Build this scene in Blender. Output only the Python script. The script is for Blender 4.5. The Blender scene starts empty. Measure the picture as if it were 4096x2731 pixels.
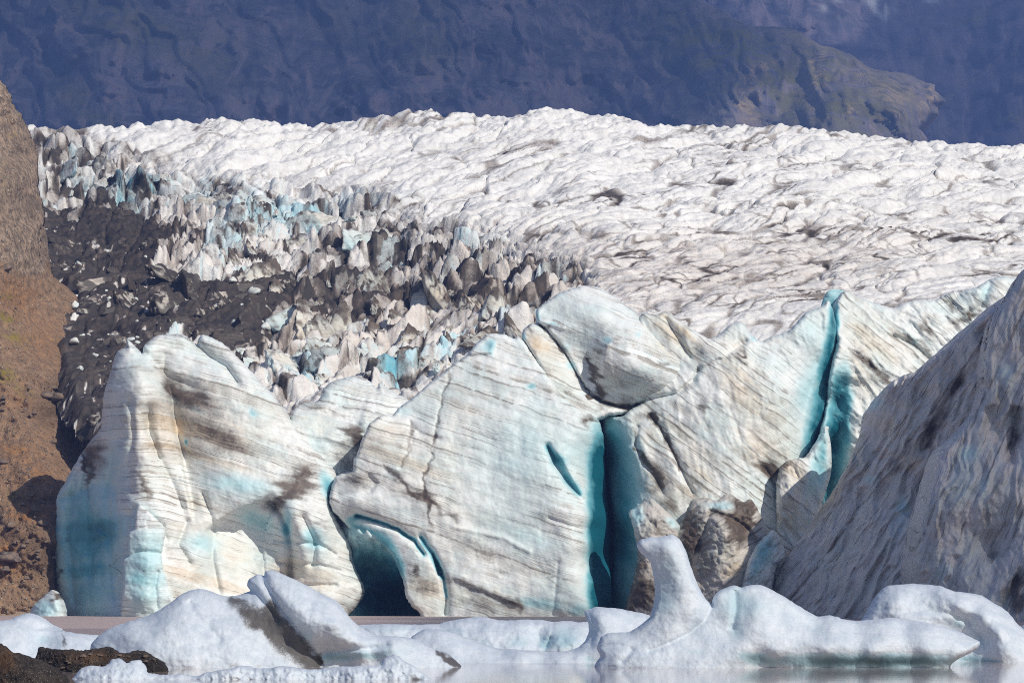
import bpy, math, random
import numpy as np

# ------------------------------------------------------------------ camera, world, sun, exposure
scene = bpy.context.scene
COL = scene.collection
F, UC, VH, HC = 14573.0, 2048.0, 2347.5, 4.0      # focal length in source pixels, principal column, horizon row, eye height (m)
W_SRC, H_SRC = 4096.0, 2731.0

cam_d = bpy.data.cameras.new("camera")
cam = bpy.data.objects.new("camera", cam_d)
COL.objects.link(cam)
cam.location = (0, 0, HC)
cam.rotation_euler = (math.radians(90), 0, 0)
cam_d.sensor_width = 36.0
cam_d.lens = 36.0 * F / W_SRC
cam_d.shift_y = (VH - H_SRC / 2) / W_SRC
cam_d.clip_start = 1.0
cam_d.clip_end = 30000.0
scene.camera = cam

SUN = np.array([0.55, -0.57, 0.61]); SUN /= np.linalg.norm(SUN)
world = bpy.data.worlds.new("World"); scene.world = world
world.use_nodes = True
wn = world.node_tree
sky = wn.nodes.new("ShaderNodeTexSky")
sky.sky_type = 'NISHITA'; sky.sun_disc = False
sky.sun_elevation = math.asin(SUN[2])
sky.sun_rotation = math.atan2(SUN[0], SUN[1])
bg = wn.nodes["Background"]
bg.inputs["Strength"].default_value = 0.082
wn.links.new(sky.outputs[0], bg.inputs["Color"])

sl = bpy.data.lights.new("sun", 'SUN'); sl.energy = 4.7; sl.angle = math.radians(0.5); sl.color = (1.0, 0.945, 0.85)
so = bpy.data.objects.new("sun", sl); COL.objects.link(so)
from mathutils import Vector
so.rotation_euler = Vector(SUN).to_track_quat('Z', 'Y').to_euler()
scene.view_settings.view_transform = 'Standard'
scene.view_settings.look = 'None'
scene.view_settings.exposure = 0.0
scene.view_settings.gamma = 1.0
scene.view_settings.use_curve_mapping = False
scene.cycles.max_bounces = 6
scene.cycles.diffuse_bounces = 4
scene.cycles.transparent_max_bounces = 8
scene.cycles.volume_bounces = 0
scene.cycles.use_denoising = False
scene.cycles.filter_width = 1.0

# ------------------------------------------------------------------ numpy noise
def _hash(i, j, s):
    h = (i.astype(np.int64) * 374761393 + j.astype(np.int64) * 668265263 + s * 974634777) & 0xffffffff
    h = ((h ^ (h >> 13)) * 1274126177) & 0xffffffff
    h = ((h ^ (h >> 16)) * 2246822519) & 0xffffffff
    return (h ^ (h >> 15)) & 0xffffffff

def rnd(i, j, s):
    return _hash(i, j, s) / 4294967295.0

def noise(x, y, s=0):
    x = np.asarray(x, float); y = np.asarray(y, float)
    x, y = np.broadcast_arrays(x, y)
    i = np.floor(x); j = np.floor(y); fx = x - i; fy = y - j
    ux = fx * fx * fx * (fx * (fx * 6 - 15) + 10); uy = fy * fy * fy * (fy * (fy * 6 - 15) + 10)
    def g(di, dj):
        a = rnd(i + di, j + dj, s) * 2 * np.pi
        return np.cos(a) * (fx - di) + np.sin(a) * (fy - dj)
    n0 = g(0, 0) * (1 - ux) + g(1, 0) * ux
    n1 = g(0, 1) * (1 - ux) + g(1, 1) * ux
    return (n0 * (1 - uy) + n1 * uy) * 1.5

def fbm(x, y, s=0, o=4, gain=0.5, lac=2.03):
    t = 0; a = 1.0; m = 0
    for k in range(o):
        t = t + a * noise(x * lac ** k, y * lac ** k, s + k * 17); m += a; a *= gain
    return t / m

def billow(x, y, s=0, o=3, gain=0.5, lac=2.1):
    t = 0; a = 1.0; m = 0
    for k in range(o):
        t = t + a * np.abs(noise(x * lac ** k, y * lac ** k, s + k * 17)); m += a; a *= gain
    return t / m * 2

def worley(x, y, s=0):
    i = np.floor(x); j = np.floor(y)
    f1 = np.full(x.shape, 9.0); f2 = f1.copy()
    cx = np.zeros(x.shape); cy = cx.copy(); dx = cx.copy(); dy = cx.copy()
    for a in (-1, 0, 1):
        for b in (-1, 0, 1):
            px = i + a + 0.1 + 0.8 * rnd(i + a, j + b, s); py = j + b + 0.1 + 0.8 * rnd(i + a, j + b, s + 5)
            d = np.hypot(px - x, py - y)
            nearer = d < f1
            f2 = np.where(nearer, f1, np.minimum(f2, d))
            f1 = np.where(nearer, d, f1)
            cx = np.where(nearer, i + a, cx); cy = np.where(nearer, j + b, cy)
            dx = np.where(nearer, x - px, dx); dy = np.where(nearer, y - py, dy)
    return f1, f2, cx, cy, dx, dy

def sstep(a, b, x):
    t = np.clip((x - a) / (b - a), 0, 1)
    return t * t * (3 - 2 * t)

# ------------------------------------------------------------------ 2D helpers (traced outlines, in source pixels)
def crop(ox, oy, k):
    def f(*p):
        p = np.array(p, float).reshape(-1, 2)
        return np.stack([ox + k * p[:, 0], oy + k * p[:, 1]], 1)
    f.k = k; f.o = (ox, oy)
    return f
c1 = crop(0, 1300, .9126); c2 = crop(1100, 1300, .9126); c3 = crop(2000, 1000, 1.1041); c4 = crop(2900, 1000, 1.1043)
c5 = crop(0, 300, .8929); c6 = crop(1000, 400, .829); c7 = crop(2400, 400, .7211); D = crop(0, 0, 1.7415)
k4 = crop(2000, 1100, .4464); k7 = crop(900, 1250, .3401); kL = crop(0, 1050, .9124); kK = crop(0, 300, .5103)
b1 = crop(0, 2300, .744); b2 = crop(1500, 2300, .6378); b3 = crop(2600, 2300, .636); m8 = crop(2800, 0, .551)
S_ = crop(0, 0, 1.0)

def smooth_poly(p, n=6):
    p = np.asarray(p); N = len(p); out = []
    for i in range(N):
        p0, p1, p2, p3 = p[i - 1], p[i], p[(i + 1) % N], p[(i + 2) % N]
        for t in np.linspace(0, 1, n, endpoint=False):
            # centripetal-ish Catmull-Rom with reduced tension
            m1 = (p2 - p0) * .38; m2 = (p3 - p1) * .38
            L = np.hypot(*(p2 - p1)) + 1e-6
            for m in (m1, m2):
                l = np.hypot(*m)
                if l > L: m *= L / l
            h = (2 * t**3 - 3 * t**2 + 1) * p1 + (t**3 - 2 * t**2 + t) * m1 + (-2 * t**3 + 3 * t**2) * p2 + (t**3 - t**2) * m2
            out.append(h)
    return np.array(out)

def seg_dist(P, a, b):
    ab = b - a; L = (ab * ab).sum() + 1e-9
    t = np.clip(((P - a) @ ab) / L, 0, 1)
    q = a + t[:, None] * ab
    d = np.hypot(P[:, 0] - q[:, 0], P[:, 1] - q[:, 1])
    cr = ab[0] * (P[:, 1] - a[1]) - ab[1] * (P[:, 0] - a[0])
    return d, t, cr, q

def line_dist(P, pts, closed=False):
    pts = np.asarray(pts, float); n = len(pts)
    best = np.full(len(P), 1e9); tt = np.zeros(len(P)); sg = np.zeros(len(P)); near = np.zeros((len(P), 2))
    for i in range(n if closed else n - 1):
        d, t, cr, q = seg_dist(P, pts[i], pts[(i + 1) % n])
        m = d < best
        best[m] = d[m]; tt[m] = (i + t[m]) / max(1, (n - 1)); sg[m] = np.sign(cr[m]); near[m] = q[m]
    return best, tt, sg, near

def inside(P, poly):
    x, y = P[:, 0], P[:, 1]; r = np.zeros(len(P), bool); n = len(poly)
    for i in range(n):
        x1, y1 = poly[i]; x2, y2 = poly[(i + 1) % n]
        if y1 == y2: continue
        c = ((y1 > y) != (y2 > y)) & (x < (x2 - x1) * (y - y1) / (y2 - y1) + x1)
        r ^= c
    return r

def soft_poly(P, poly, w):
    d, _, _, _ = line_dist(P, poly, True)
    return sstep(-w, w, np.where(inside(P, poly), d, -d))

def rbf(ctrl):
    c = np.asarray(ctrl, float); sc = 1000.0
    p = c[:, :2] / sc; n = len(p)
    r = np.hypot(p[:, None, 0] - p[None, :, 0], p[:, None, 1] - p[None, :, 1])
    K = r                                  # linear kernel: no overshoot, slight creases at controls are smoothed by noise
    A = np.zeros((n + 1, n + 1)); A[:n, :n] = K - np.eye(n) * 0.004; A[:n, n] = 1; A[n, :n] = 1
    w = np.linalg.solve(A, np.append(c[:, 2], 0))
    def f(P):
        P = P / sc; o = np.full(len(P), w[n])
        for i in range(n):
            o = o + w[i] * np.sqrt((P[:, 0] - p[i, 0])**2 + (P[:, 1] - p[i, 1])**2 + 0.0006)
        return o
    return f

def E(c, x, y, rx, ry, ang, s):            # painted ellipse given in a crop's coordinates
    q = c((x, y))[0]
    return ('e', q[0], q[1], rx * c.k, ry * c.k, math.radians(ang), s)
def L(c, pts, w, s):                       # painted or carved line
    return ('l', c(*pts), w * c.k, s)

def paint(P, ops, seed, warp=14.0, freq=1 / 60.0, streak=None):
    Q = np.stack([P[:, 0] + warp * fbm(P[:, 0] * freq, P[:, 1] * freq, seed, 3) * 2, P[:, 1] + warp * fbm(P[:, 0] * freq, P[:, 1] * freq, seed + 50, 3) * 2], 1)
    Q0 = Q
    if streak is not None:
        sa, amp = streak; ca, sn = math.cos(sa), math.sin(sa)
        al = P[:, 0] * ca + P[:, 1] * sn; ac = -P[:, 0] * sn + P[:, 1] * ca
        w_ = amp * 2 * fbm(al / 260., ac / 34., seed + 90, 3)
        Q = Q + np.stack([ca * w_, sn * w_], 1)
    v = np.zeros(len(P))
    for o in ops:
        if o[0] == 'e':
            _, u0, v0, ru, rv, a, s = o
            dx, dy = Q[:, 0] - u0, Q[:, 1] - v0
            ex = (dx * math.cos(a) + dy * math.sin(a)) / ru; ey = (-dx * math.sin(a) + dy * math.cos(a)) / rv
            v += s * np.exp(-(ex * ex + ey * ey) * 1.1)
        else:
            _, pts, w, s = o
            d, _, _, _ = line_dist(Q0, pts)
            v += s * np.exp(-(d / w)**2)
    return v

# ------------------------------------------------------------------ mesh building
def mesh_obj(name, co, faces, mat, attrs=None, parent=None, smooth=True):
    me = bpy.data.meshes.new(name)
    co = np.asarray(co, np.float32); faces = np.asarray(faces, np.int32)
    me.vertices.add(len(co)); me.vertices.foreach_set("co", co.ravel())
    k = faces.shape[1]
    me.loops.add(faces.size); me.loops.foreach_set("vertex_index", faces.ravel())
    me.polygons.add(len(faces))
    me.polygons.foreach_set("loop_start", np.arange(0, faces.size, k, dtype=np.int32))
    me.polygons.foreach_set("loop_total", np.full(len(faces), k, np.int32))
    if smooth: me.polygons.foreach_set("use_smooth", np.ones(len(faces), bool))
    for a, v in (attrs or {}).items():
        me.attributes.new(a, 'FLOAT', 'POINT').data.foreach_set("value", np.asarray(v, np.float32))
    me.update(); me.validate()
    ob = bpy.data.objects.new(name, me); COL.objects.link(ob)
    if mat: me.materials.append(mat)
    if parent: ob.parent = parent
    return ob

def tag(o, label=None, cat=None, group=None, kind=None):
    if label: o["label"] = label
    if cat: o["category"] = cat
    if group: o["group"] = group
    if kind: o["kind"] = kind
    return o

def recentre(ob, c):
    """put the object's origin at its base so that the mesh is in local metres"""
    me = ob.data
    n = len(me.vertices); a = np.empty(n * 3, np.float32); me.vertices.foreach_get("co", a)
    a = a.reshape(-1, 3) - np.array(c, np.float32); me.vertices.foreach_set("co", a.ravel()); me.update()
    ob.location = c
    return ob

SURF = {}                                  # name -> depth function, so that other things can stand on a surface
def relief(name, poly, Y0, step, ctrl, mat, R=60, Rd=5., thick=14., mods=(), lumps=((.4, 120.),), strata=(0.25, None), srip=0.06,
           dirt=(), blue=(), warm=(), seed=1, jag=3.0, parent=None, flute=None, jagf=1 / 16., dirt_noise=0.0):
    """A solid whose front is sculpted from an outline and depth controls (metres behind Y0), with side walls and a back."""
    poly = smooth_poly(poly)
    if jag:
        ds = np.cumsum(np.hypot(*(poly - np.roll(poly, 1, 0)).T))
        poly = poly + np.stack([noise(ds * jagf, ds * 0 + .3, seed + 7) + .6 * noise(ds * jagf * 3, ds * 0 + .7, seed + 8), noise(ds * jagf, ds * 0 + 9.3, seed + 9) + .6 * noise(ds * jagf * 3, ds * 0 + 3.7, seed + 8)], 1) * jag
    lo = poly.min(0) - step; hi = poly.max(0) + step
    us = np.arange(lo[0], hi[0] + step, step); vs = np.arange(lo[1], hi[1] + step, step)
    nu, nv = len(us), len(vs)
    U, V = np.meshgrid(us, vs)
    P = np.stack([U.ravel(), V.ravel()], 1)
    Cc = np.stack([(U[:-1, :-1] + step / 2).ravel(), (V[:-1, :-1] + step / 2).ravel()], 1)
    ins = inside(Cc, poly)
    idx = np.arange(nu * nv).reshape(nv, nu)
    q = np.stack([idx[:-1, :-1].ravel(), idx[1:, :-1].ravel(), idx[1:, 1:].ravel(), idx[:-1, 1:].ravel()], 1)[ins]   # wound to face -y (camera side)
    used = np.unique(q); remap = np.full(nu * nv, -1); remap[used] = np.arange(len(used)); q = remap[q]; P = P[used]; n = len(P)
    e = np.concatenate([q[:, [0, 1]], q[:, [1, 2]], q[:, [2, 3]], q[:, [3, 0]]])
    key = np.minimum(e[:, 0], e[:, 1]) * n + np.maximum(e[:, 0], e[:, 1])
    _, inv, cnt = np.unique(key, return_inverse=True, return_counts=True)
    be = e[cnt[inv] == 1]
    bv = np.unique(be)
    d, _, _, near = line_dist(P, poly, True)
    mv = bv[d[bv] < step * 1.6]
    P[mv] = near[mv]; d[mv] = 0
    isb = np.zeros(n, bool); isb[bv] = True
    base = rbf(ctrl)
    m = Y0 / F                                                                # metres per source pixel
    def front(P, d):
        y = base(P)
        if R: y = y + Rd * (1 - np.sqrt(np.clip(1 - (1 - np.clip(d / R, 0, 1))**2, 0, 1)))
        for o in mods:
            t = o[0]
            if t == 'groove':
                dd, tt, _, _ = line_dist(P, o[1]); y = y + o[3] * np.exp(-(dd / o[2])**2) * sstep(0, .06, tt) * (1 - .999 * sstep(.94, 1, tt))
            elif t == 'gsharp':
                dd, tt, _, _ = line_dist(P, o[1]); y = y + o[3] * np.exp(-(np.sqrt(dd * dd + step * step) - step) / o[2])
            elif t == 'step':                                                 # surface left of the line (screen sense) lies deeper by o[3], fading over o[2]
                dd, tt, sg, _ = line_dist(P, o[1]); fade = sstep(0, .12, tt) * (1 - sstep(.88, 1, tt))
                y = y + o[3] * np.exp(-np.maximum(-sg * dd, 0) / o[2]) * (.5 - .5 * np.tanh(sg * dd / (1.6 * step))) * fade
            elif t == 'bump':
                _, u0, v0, ru, rv, a, s = o
                dx, dy = P[:, 0] - u0, P[:, 1] - v0
                ex = (dx * math.cos(a) + dy * math.sin(a)) / ru; ey = (-dx * math.sin(a) + dy * math.cos(a)) / rv
                y = y + s * np.exp(-(ex * ex + ey * ey))
            elif t == 'poly':
                y = y + o[3] * soft_poly(P, o[1], o[2])
        for k, (amp, wl) in enumerate(lumps):
            y = y + amp * fbm(P[:, 0] / wl, P[:, 1] / wl, seed + 20 + k, 4)
        if flute:
            ang, wl, amp, stretch = flute
            ca, sa = math.cos(math.radians(ang)), math.sin(math.radians(ang))
            a = P[:, 0] * ca + P[:, 1] * sa; b = -P[:, 0] * sa + P[:, 1] * ca
            wv = fbm(a / 160, b / 160, seed + 31, 2) * wl * .7
            y = y + amp * (billow((b + wv) / wl, a / (wl * stretch), seed + 30, 3) - .5)
        return y
    sl_, sfun = strata
    s = (P[:, 1] - sl_ * P[:, 0]) / math.sqrt(1 + sl_ * sl_)
    if sfun: s = sfun(P)
    s = (s + 14 * fbm(P[:, 0] / 170, P[:, 1] / 110, seed + 3, 3)) * m
    y = front(P, d)
    if srip: y = y + srip * (fbm(s * (.8 if Y0 > 300 else 3.), s * 0 + .37, seed + 4, 2) * 1.6 + .6 * np.abs(noise(s * .35, s * 0 + 2.2, seed + 5)))
    y = y + (.05 if Y0 > 300 else .012) * fbm(P[:, 0] / 14., P[:, 1] / 10., seed + 6, 3)
    Y = Y0 + y
    X = (P[:, 0] - UC) / F * Y; Z = HC + (VH - P[:, 1]) / F * Y
    fr = np.stack([X, Y, Z], 1)
    prof = np.sqrt(np.clip(1 - (1 - np.clip(d / (max(R, 20) * 1.5), 0, 1))**2, 0, 1))
    Yb = np.maximum(Y + .3, Y0 + y[bv].mean() + Rd * .3 + thick * prof)
    bk = np.stack([X, Yb, Z], 1)
    faces = np.concatenate([q, q[:, ::-1] + n, np.stack([be[:, 1], be[:, 0], be[:, 0] + n, be[:, 1] + n], 1)])
    D_ = paint(P, dirt, seed + 60, streak=(math.atan(sl_ if not sfun else .16), 34. if Y0 > 300 else 10.)) if dirt else np.zeros(n)
    if dirt_noise: D_ = D_ + dirt_noise * (fbm(P[:, 0] / 90, P[:, 1] / 60, seed + 44, 4))
    at = dict(dirt=np.clip(D_, 0, 1.5), blue=np.clip(paint(P, blue, seed + 70, 6), 0, 1.2) if blue else np.zeros(n),
              warm=np.clip(paint(P, warm, seed + 80, 20), 0, 1.2) if warm else np.zeros(n), strata=s)
    at = {k: np.concatenate([v, v]) for k, v in at.items()}
    ob = mesh_obj(name, np.concatenate([fr, bk]), faces, mat, at, parent)
    recentre(ob, (float(X.mean()), float(Y.min()), 0.0))
    SURF[name] = lambda P: Y0 + base(np.asarray(P, float).reshape(-1, 2))
    return ob

# ------------------------------------------------------------------ material helper
class NT:
    def __init__(s, name):
        s.m = bpy.data.materials.new(name); s.m.use_nodes = True; s.t = s.m.node_tree; s.t.nodes.clear()
        s.out = s.t.nodes.new("ShaderNodeOutputMaterial")
    def put(s, sock, v):
        if isinstance(v, bpy.types.NodeSocket): s.t.links.new(v, sock)
        elif isinstance(v, tuple) and len(v) == 3 and sock.type == 'RGBA': sock.default_value = (*v, 1)
        else: sock.default_value = v
    def n(s, typ, ins=None, **kw):
        nd = s.t.nodes.new("ShaderNode" + typ)
        for k, v in kw.items(): setattr(nd, k, v)
        for k, v in (ins or {}).items(): s.put(nd.inputs[k], v)
        return nd
    def attr(s, name, typ='GEOMETRY'): return s.n("Attribute", attribute_name=name, attribute_type=typ).outputs["Fac"]
    def math(s, op, a, b=0.0, c=None, clamp=False):
        nd = s.n("Math", operation=op, use_clamp=clamp); s.put(nd.inputs[0], a); s.put(nd.inputs[1], b)
        if c is not None: s.put(nd.inputs[2], c)
        return nd.outputs[0]
    def mix(s, f, a, b, mode='MIX'):
        nd = s.n("Mix", data_type='RGBA', blend_type=mode); s.put(nd.inputs[0], f); s.put(nd.inputs[6], a); s.put(nd.inputs[7], b)
        return nd.outputs[2]
    def noise(s, vec, scale, detail=4., rough=.55, w=None, dist=0.):
        if w is not None:
            nd = s.n("TexNoise", {"W": w, "Scale": scale, "Detail": detail, "Roughness": rough}, noise_dimensions='1D')
        else:
            nd = s.n("TexNoise", {"Vector": vec, "Scale": scale, "Detail": detail, "Roughness": rough, "Distortion": dist})
        return nd.outputs["Fac"]
    def step(s, v, a, b, smooth=True):
        nd = s.n("MapRange", {"Value": v, "From Min": a, "From Max": b}, interpolation_type='SMOOTHSTEP' if smooth else 'LINEAR')
        return nd.outputs[0]
    def ramp(s, v, stops):
        nd = s.n("ValToRGB", {"Fac": v}); cr = nd.color_ramp
        while len(cr.elements) < len(stops): cr.elements.new(.5)
        for e, (p, c) in zip(cr.elements, stops): e.position = p; e.color = (*c, 1)
        return nd.outputs["Color"]
    def pos(s, scale=(1, 1, 1), obj=False):
        src = s.n("TexCoord").outputs["Object"] if obj else s.n("NewGeometry").outputs["Position"]
        return s.n("Mapping", {"Vector": src, "Scale": scale}).outputs[0]
    def bump(s, h, strength, dist, normal=None):
        ins = {"Height": h, "Strength": strength, "Distance": dist}
        if normal is not None: ins["Normal"] = normal
        return s.n("Bump", ins).outputs[0]
    def bsdf(s, col, rough=.6, normal=None, spec=.3, **kw):
        ins = {"Base Color": col, "Roughness": rough, "Specular IOR Level": spec}
        if normal is not None: ins["Normal"] = normal
        ins.update(kw)
        b = s.n("BsdfPrincipled", ins); s.t.links.new(b.outputs[0], s.out.inputs[0])
        return s.m

def ice_material(name, white=(.78, .815, .815), grey=(.37, .335, .29), warmc=(.70, .565, .39), dirtc=(.075, .054, .040), lines=.85, fine=3.0,
                 dirt_edge=.30, obj=False, bump=.6, dirt_bias=0.0, lscale=1.0, wash=.5):
    t = NT(name)
    p = t.pos(obj=obj)
    nA = t.noise(p, .10, 6, .6); nB = t.noise(p, fine, 7, .65); nC = t.noise(p, .55, 7, .62); nD = t.noise(p, .22, 6, .6, dist=.5)
    s = t.math('ADD', t.attr("strata"), t.math('MULTIPLY', t.noise(p, .35, 2, .4), .5))
    l1 = t.noise(None, 1.3 * lscale, 4, .7, w=s)
    l2 = t.noise(None, .33 * lscale, 3, .6, w=t.math('ADD', s, 31.7))
    l3 = t.noise(None, 4.6 * lscale, 2, .5, w=t.math('ADD', s, 77.1))
    thin = t.step(l1, .55, .60); broad = t.step(l2, .46, .64); hair = t.step(l3, .54, .63)
    patch = t.step(nA, .40, .60); blot = t.step(nC, .42, .60)
    # pale aqua and milky zones of the ice itself
    col = t.mix(t.step(nD, .40, .62), white, tuple(a * b for a, b in zip(white, (.84, .925, .93))))
    col = t.mix(t.math('MULTIPLY', t.step(nC, .45, .75), .35), col, tuple(c * .80 for c in white))
    warm = t.math('MULTIPLY', t.math('ADD', t.attr("warm"), .10), t.math('ADD', t.math('MULTIPLY', nC, 1.0), t.math('MULTIPLY', broad, .6)), clamp=True)
    col = t.mix(warm, col, warmc)
    lm = t.math('MULTIPLY', t.math('ADD', .25, t.math('MULTIPLY', blot, .75)), t.math('MULTIPLY', t.math('ADD', .45, t.math('MULTIPLY', patch, .55)), lines))
    g = t.math('MULTIPLY', t.math('ADD', t.math('MULTIPLY', thin, .75), t.math('ADD', t.math('MULTIPLY', broad, .30), t.math('MULTIPLY', hair, .38))), lm, clamp=True)
    col = t.mix(g, col, grey)
    l4 = t.noise(None, 2.1 * lscale, 3, .75, w=t.math('ADD', s, 143.3))
    col = t.mix(t.math('MULTIPLY', t.step(l4, .585, .625), t.math('MULTIPLY', t.step(nA, .36, .52), t.math('MULTIPLY', t.step(nC, .36, .50), .8))), col, tuple(c * .62 for c in grey))
    b = t.math('ADD', t.attr("blue"), t.math('MULTIPLY', t.math('SUBTRACT', t.math('ADD', t.math('MULTIPLY', nC, .5), t.math('MULTIPLY', l2, .5)), .5), t.math('MULTIPLY', t.attr("blue"), 1.5)), clamp=True)
    bc = t.ramp(b, [(0, (.70, .80, .82)), (.25, (.50, .70, .73)), (.55, (.15, .42, .49)), (1, (.006, .12, .17))])  # the dark end holds crevasse shade as well as blue ice
    col = t.mix(t.step(b, .02, .30), col, bc)
    # silt washed along the layers, then the painted dirt
    da = t.math('ADD', t.attr("dirt"), dirt_bias)
    da = t.math('ADD', da, t.math('MULTIPLY', t.math('MULTIPLY', patch, t.step(l2, .50, .62)), wash * .36))
    dn = t.math('SUBTRACT', da, t.math('ADD', t.math('MULTIPLY', nB, .40), t.math('MULTIPLY', t.math('ADD', t.math('MULTIPLY', l1, 1.2), t.math('MULTIPLY', nC, 1.0)), .27)))
    df = t.math('MULTIPLY', t.step(dn, -.33, dirt_edge), .96)
    dcol = t.mix(t.step(nC, .4, .7), dirtc, tuple(c * 1.9 for c in dirtc))
    col = t.mix(df, col, dcol)
    h = t.math('ADD', t.math('MULTIPLY', nB, .6), t.math('MULTIPLY', t.math('ADD', l1, t.math('MULTIPLY', l3, .5)), .6))
    nrm = t.bump(h, bump, .10)
    return t.bsdf(col, .5, nrm, .3)

# ------------------------------------------------------------------ materials
ICE = ice_material("weathered_ice")
ICE_SHADE = ice_material("shade_grey_banded_ice", white=(.70, .66, .665), grey=(.25, .205, .18), lines=.65, bump=.5, wash=.5)  # darker copy of the ice: part of the slope's shade sits in its colour
ICE_DARK = ice_material("dirt_soaked_ice", white=(.55, .52, .49), grey=(.20, .17, .15), lines=.8, dirt_bias=.08)
ICE_BLACK = ice_material("debris_covered_ice", white=(.60, .56, .52), grey=(.18, .15, .13), dirtc=(.034, .025, .019), lines=.8, dirt_edge=.05, fine=1.6, bump=.9)

def glacier_material():
    t = NT("glacier_ice")
    p = t.pos()
    nA = t.noise(p, .05, 6); nC = t.noise(p, .45, 7, .65); nB = t.noise(p, 2.6, 6, .65)
    comb = t.n("Mapping", {"Vector": t.n("NewGeometry").outputs["Position"], "Rotation": (0, 0, math.radians(-38)), "Scale": (.35, 3.2, 1.2)}).outputs[0]
    nl = t.noise(comb, .9, 5, .65)
    white = t.mix(t.step(nC, .35, .75), (.88, .87, .85), (.74, .725, .70))
    col = t.mix(t.math('MULTIPLY', t.step(nl, .5, .75), .38), white, (.45, .42, .40))
    col = t.mix(t.math('MULTIPLY', t.attr("warm"), t.math('ADD', t.math('MULTIPLY', nC, 1.2), -.1), clamp=True), col, (.60, .47, .37))
    b = t.math('ADD', t.attr("blue"), t.math('MULTIPLY', t.math('SUBTRACT', nC, .5), t.math('MULTIPLY', t.attr("blue"), .9)), clamp=True)
    bc = t.ramp(b, [(0, (.74, .83, .86)), (.3, (.50, .72, .78)), (.6, (.16, .45, .54)), (1, (.02, .16, .22))])
    col = t.mix(t.step(b, .02, .35), col, bc)
    dn = t.math('SUBTRACT', t.attr("dirt"), t.math('ADD', t.math('MULTIPLY', nB, .5), t.math('ADD', t.math('MULTIPLY', nC, .25), t.math('MULTIPLY', nl, .25))))
    df = t.math('MULTIPLY', t.step(dn, -.34, .34), .97)
    dk = t.mix(t.step(nC, .4, .7), (.024, .018, .015), (.085, .062, .048))
    dc = t.mix(t.step(t.attr("dirt"), .60, .95), t.mix(t.step(nC, .4, .65), (.15, .118, .095), (.27, .22, .19)), dk)
    col = t.mix(df, col, dc)
    h = t.math('ADD', t.math('MULTIPLY', nB, .4), t.math('ADD', t.math('MULTIPLY', nl, .7), t.math('MULTIPLY', nC, .6)))
    return t.bsdf(col, .6, t.bump(h, .6, .5), .2)
GLACIER = glacier_material()

def berg_material():
    t = NT("melting_berg_ice")
    p = t.pos()
    n1 = t.noise(p, 1.1, 5); n2 = t.noise(p, 9, 6, .72); n3 = t.noise(p, 30, 4, .7); n4 = t.noise(p, 3.2, 5, .6)
    vs = t.n('TexVoronoi', {'Vector': p, 'Scale': 2.6}, feature='SMOOTH_F1').outputs['Distance']
    s = t.math('ADD', t.attr("strata"), t.math('MULTIPLY', n1, .12))
    l1 = t.noise(None, 7., 4, .7, w=s)
    col = t.mix(t.step(n1, .35, .7), (.82, .875, .93), (.66, .74, .82))
    col = t.mix(t.math('MULTIPLY', t.step(n4, .46, .66), .30), col, (.60, .67, .73))
    col = t.mix(t.math('MULTIPLY', t.step(l1, .52, .72), .14), col, (.52, .53, .56))
    col = t.mix(t.math('MULTIPLY', t.step(n2, .52, .66), .25), col, (.50, .52, .56))
    b = t.attr("blue")
    bc = t.ramp(b, [(0, (.72, .80, .84)), (.4, (.50, .68, .75)), (.75, (.22, .36, .40)), (1, (.10, .17, .19))])
    col = t.mix(t.step(b, .02, .35), col, bc)
    dn = t.math('SUBTRACT', t.attr("dirt"), t.math('ADD', t.math('MULTIPLY', n2, .45), t.math('MULTIPLY', n3, .55)))
    col = t.mix(t.math('MULTIPLY', t.step(dn, -.30, .35), .55), col, (.25, .225, .21))
    col = t.mix(t.math('MULTIPLY', t.step(dn, -.16, .22), .85), col, (.075, .062, .055))
    h = t.math('ADD', t.math('MULTIPLY', n2, .5), t.math('ADD', t.math('MULTIPLY', n3, .75), t.math('ADD', t.math('MULTIPLY', l1, .3), t.math('MULTIPLY', vs, .35))))
    return t.bsdf(col, .52, t.bump(h, .75, .03), .3)
BERG = berg_material()

def rock_material(name, base, dark, light, moss=(.24, .20, .03), stone=2.2, layered=0.0, stones=True, obj=False, warmc=None):
    t = NT(name)
    p = t.pos(obj=obj)
    n1 = t.noise(p, .09, 6, .6); n2 = t.noise(p, .8, 7, .65); n3 = t.noise(p, 5, 5, .6)
    col = t.mix(t.step(n2, .35, .68), dark, base)
    col = t.mix(t.math('MULTIPLY', t.step(n3, .52, .72), .6), col, light)
    col = t.mix(t.math('MULTIPLY', t.attr("warm"), t.step(n2, .3, .6)), col, warmc or (.38, .18, .06))
    h = t.math('ADD', n2, t.math('MULTIPLY', n3, .5))
    if stones:
        v = t.n("TexVoronoi", {"Vector": p, "Scale": stone, "Randomness": 1.0})
        sz = t.n("SeparateColor", {"Color": v.outputs["Color"]})
        chip = t.math('MULTIPLY', t.step(v.outputs["Distance"], .42, .22), t.step(sz.outputs[0], .45, .65))
        sc = t.mix(sz.outputs[1], (.10, .085, .075), (.62, .53, .44))
        col = t.mix(t.math('MULTIPLY', chip, t.math('SUBTRACT', 1.0, t.attr("dirt"), clamp=True)), col, sc)
        h = t.math('ADD', h, t.math('MULTIPLY', chip, .8))
    col = t.mix(t.math('MULTIPLY', t.attr("blue"), t.step(n2, .40, .58)), col, moss)
    col = t.mix(t.math('MULTIPLY', t.attr("dirt"), t.step(n2, .32, .55)), col, tuple(c * .7 for c in dark))
    return t.bsdf(col, .92, t.bump(h, .9, .5 if stones else .3), .1)
SCREE = rock_material("brown_scree", (.37, .235, .145), (.20, .13, .085), (.50, .38, .28))
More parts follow.
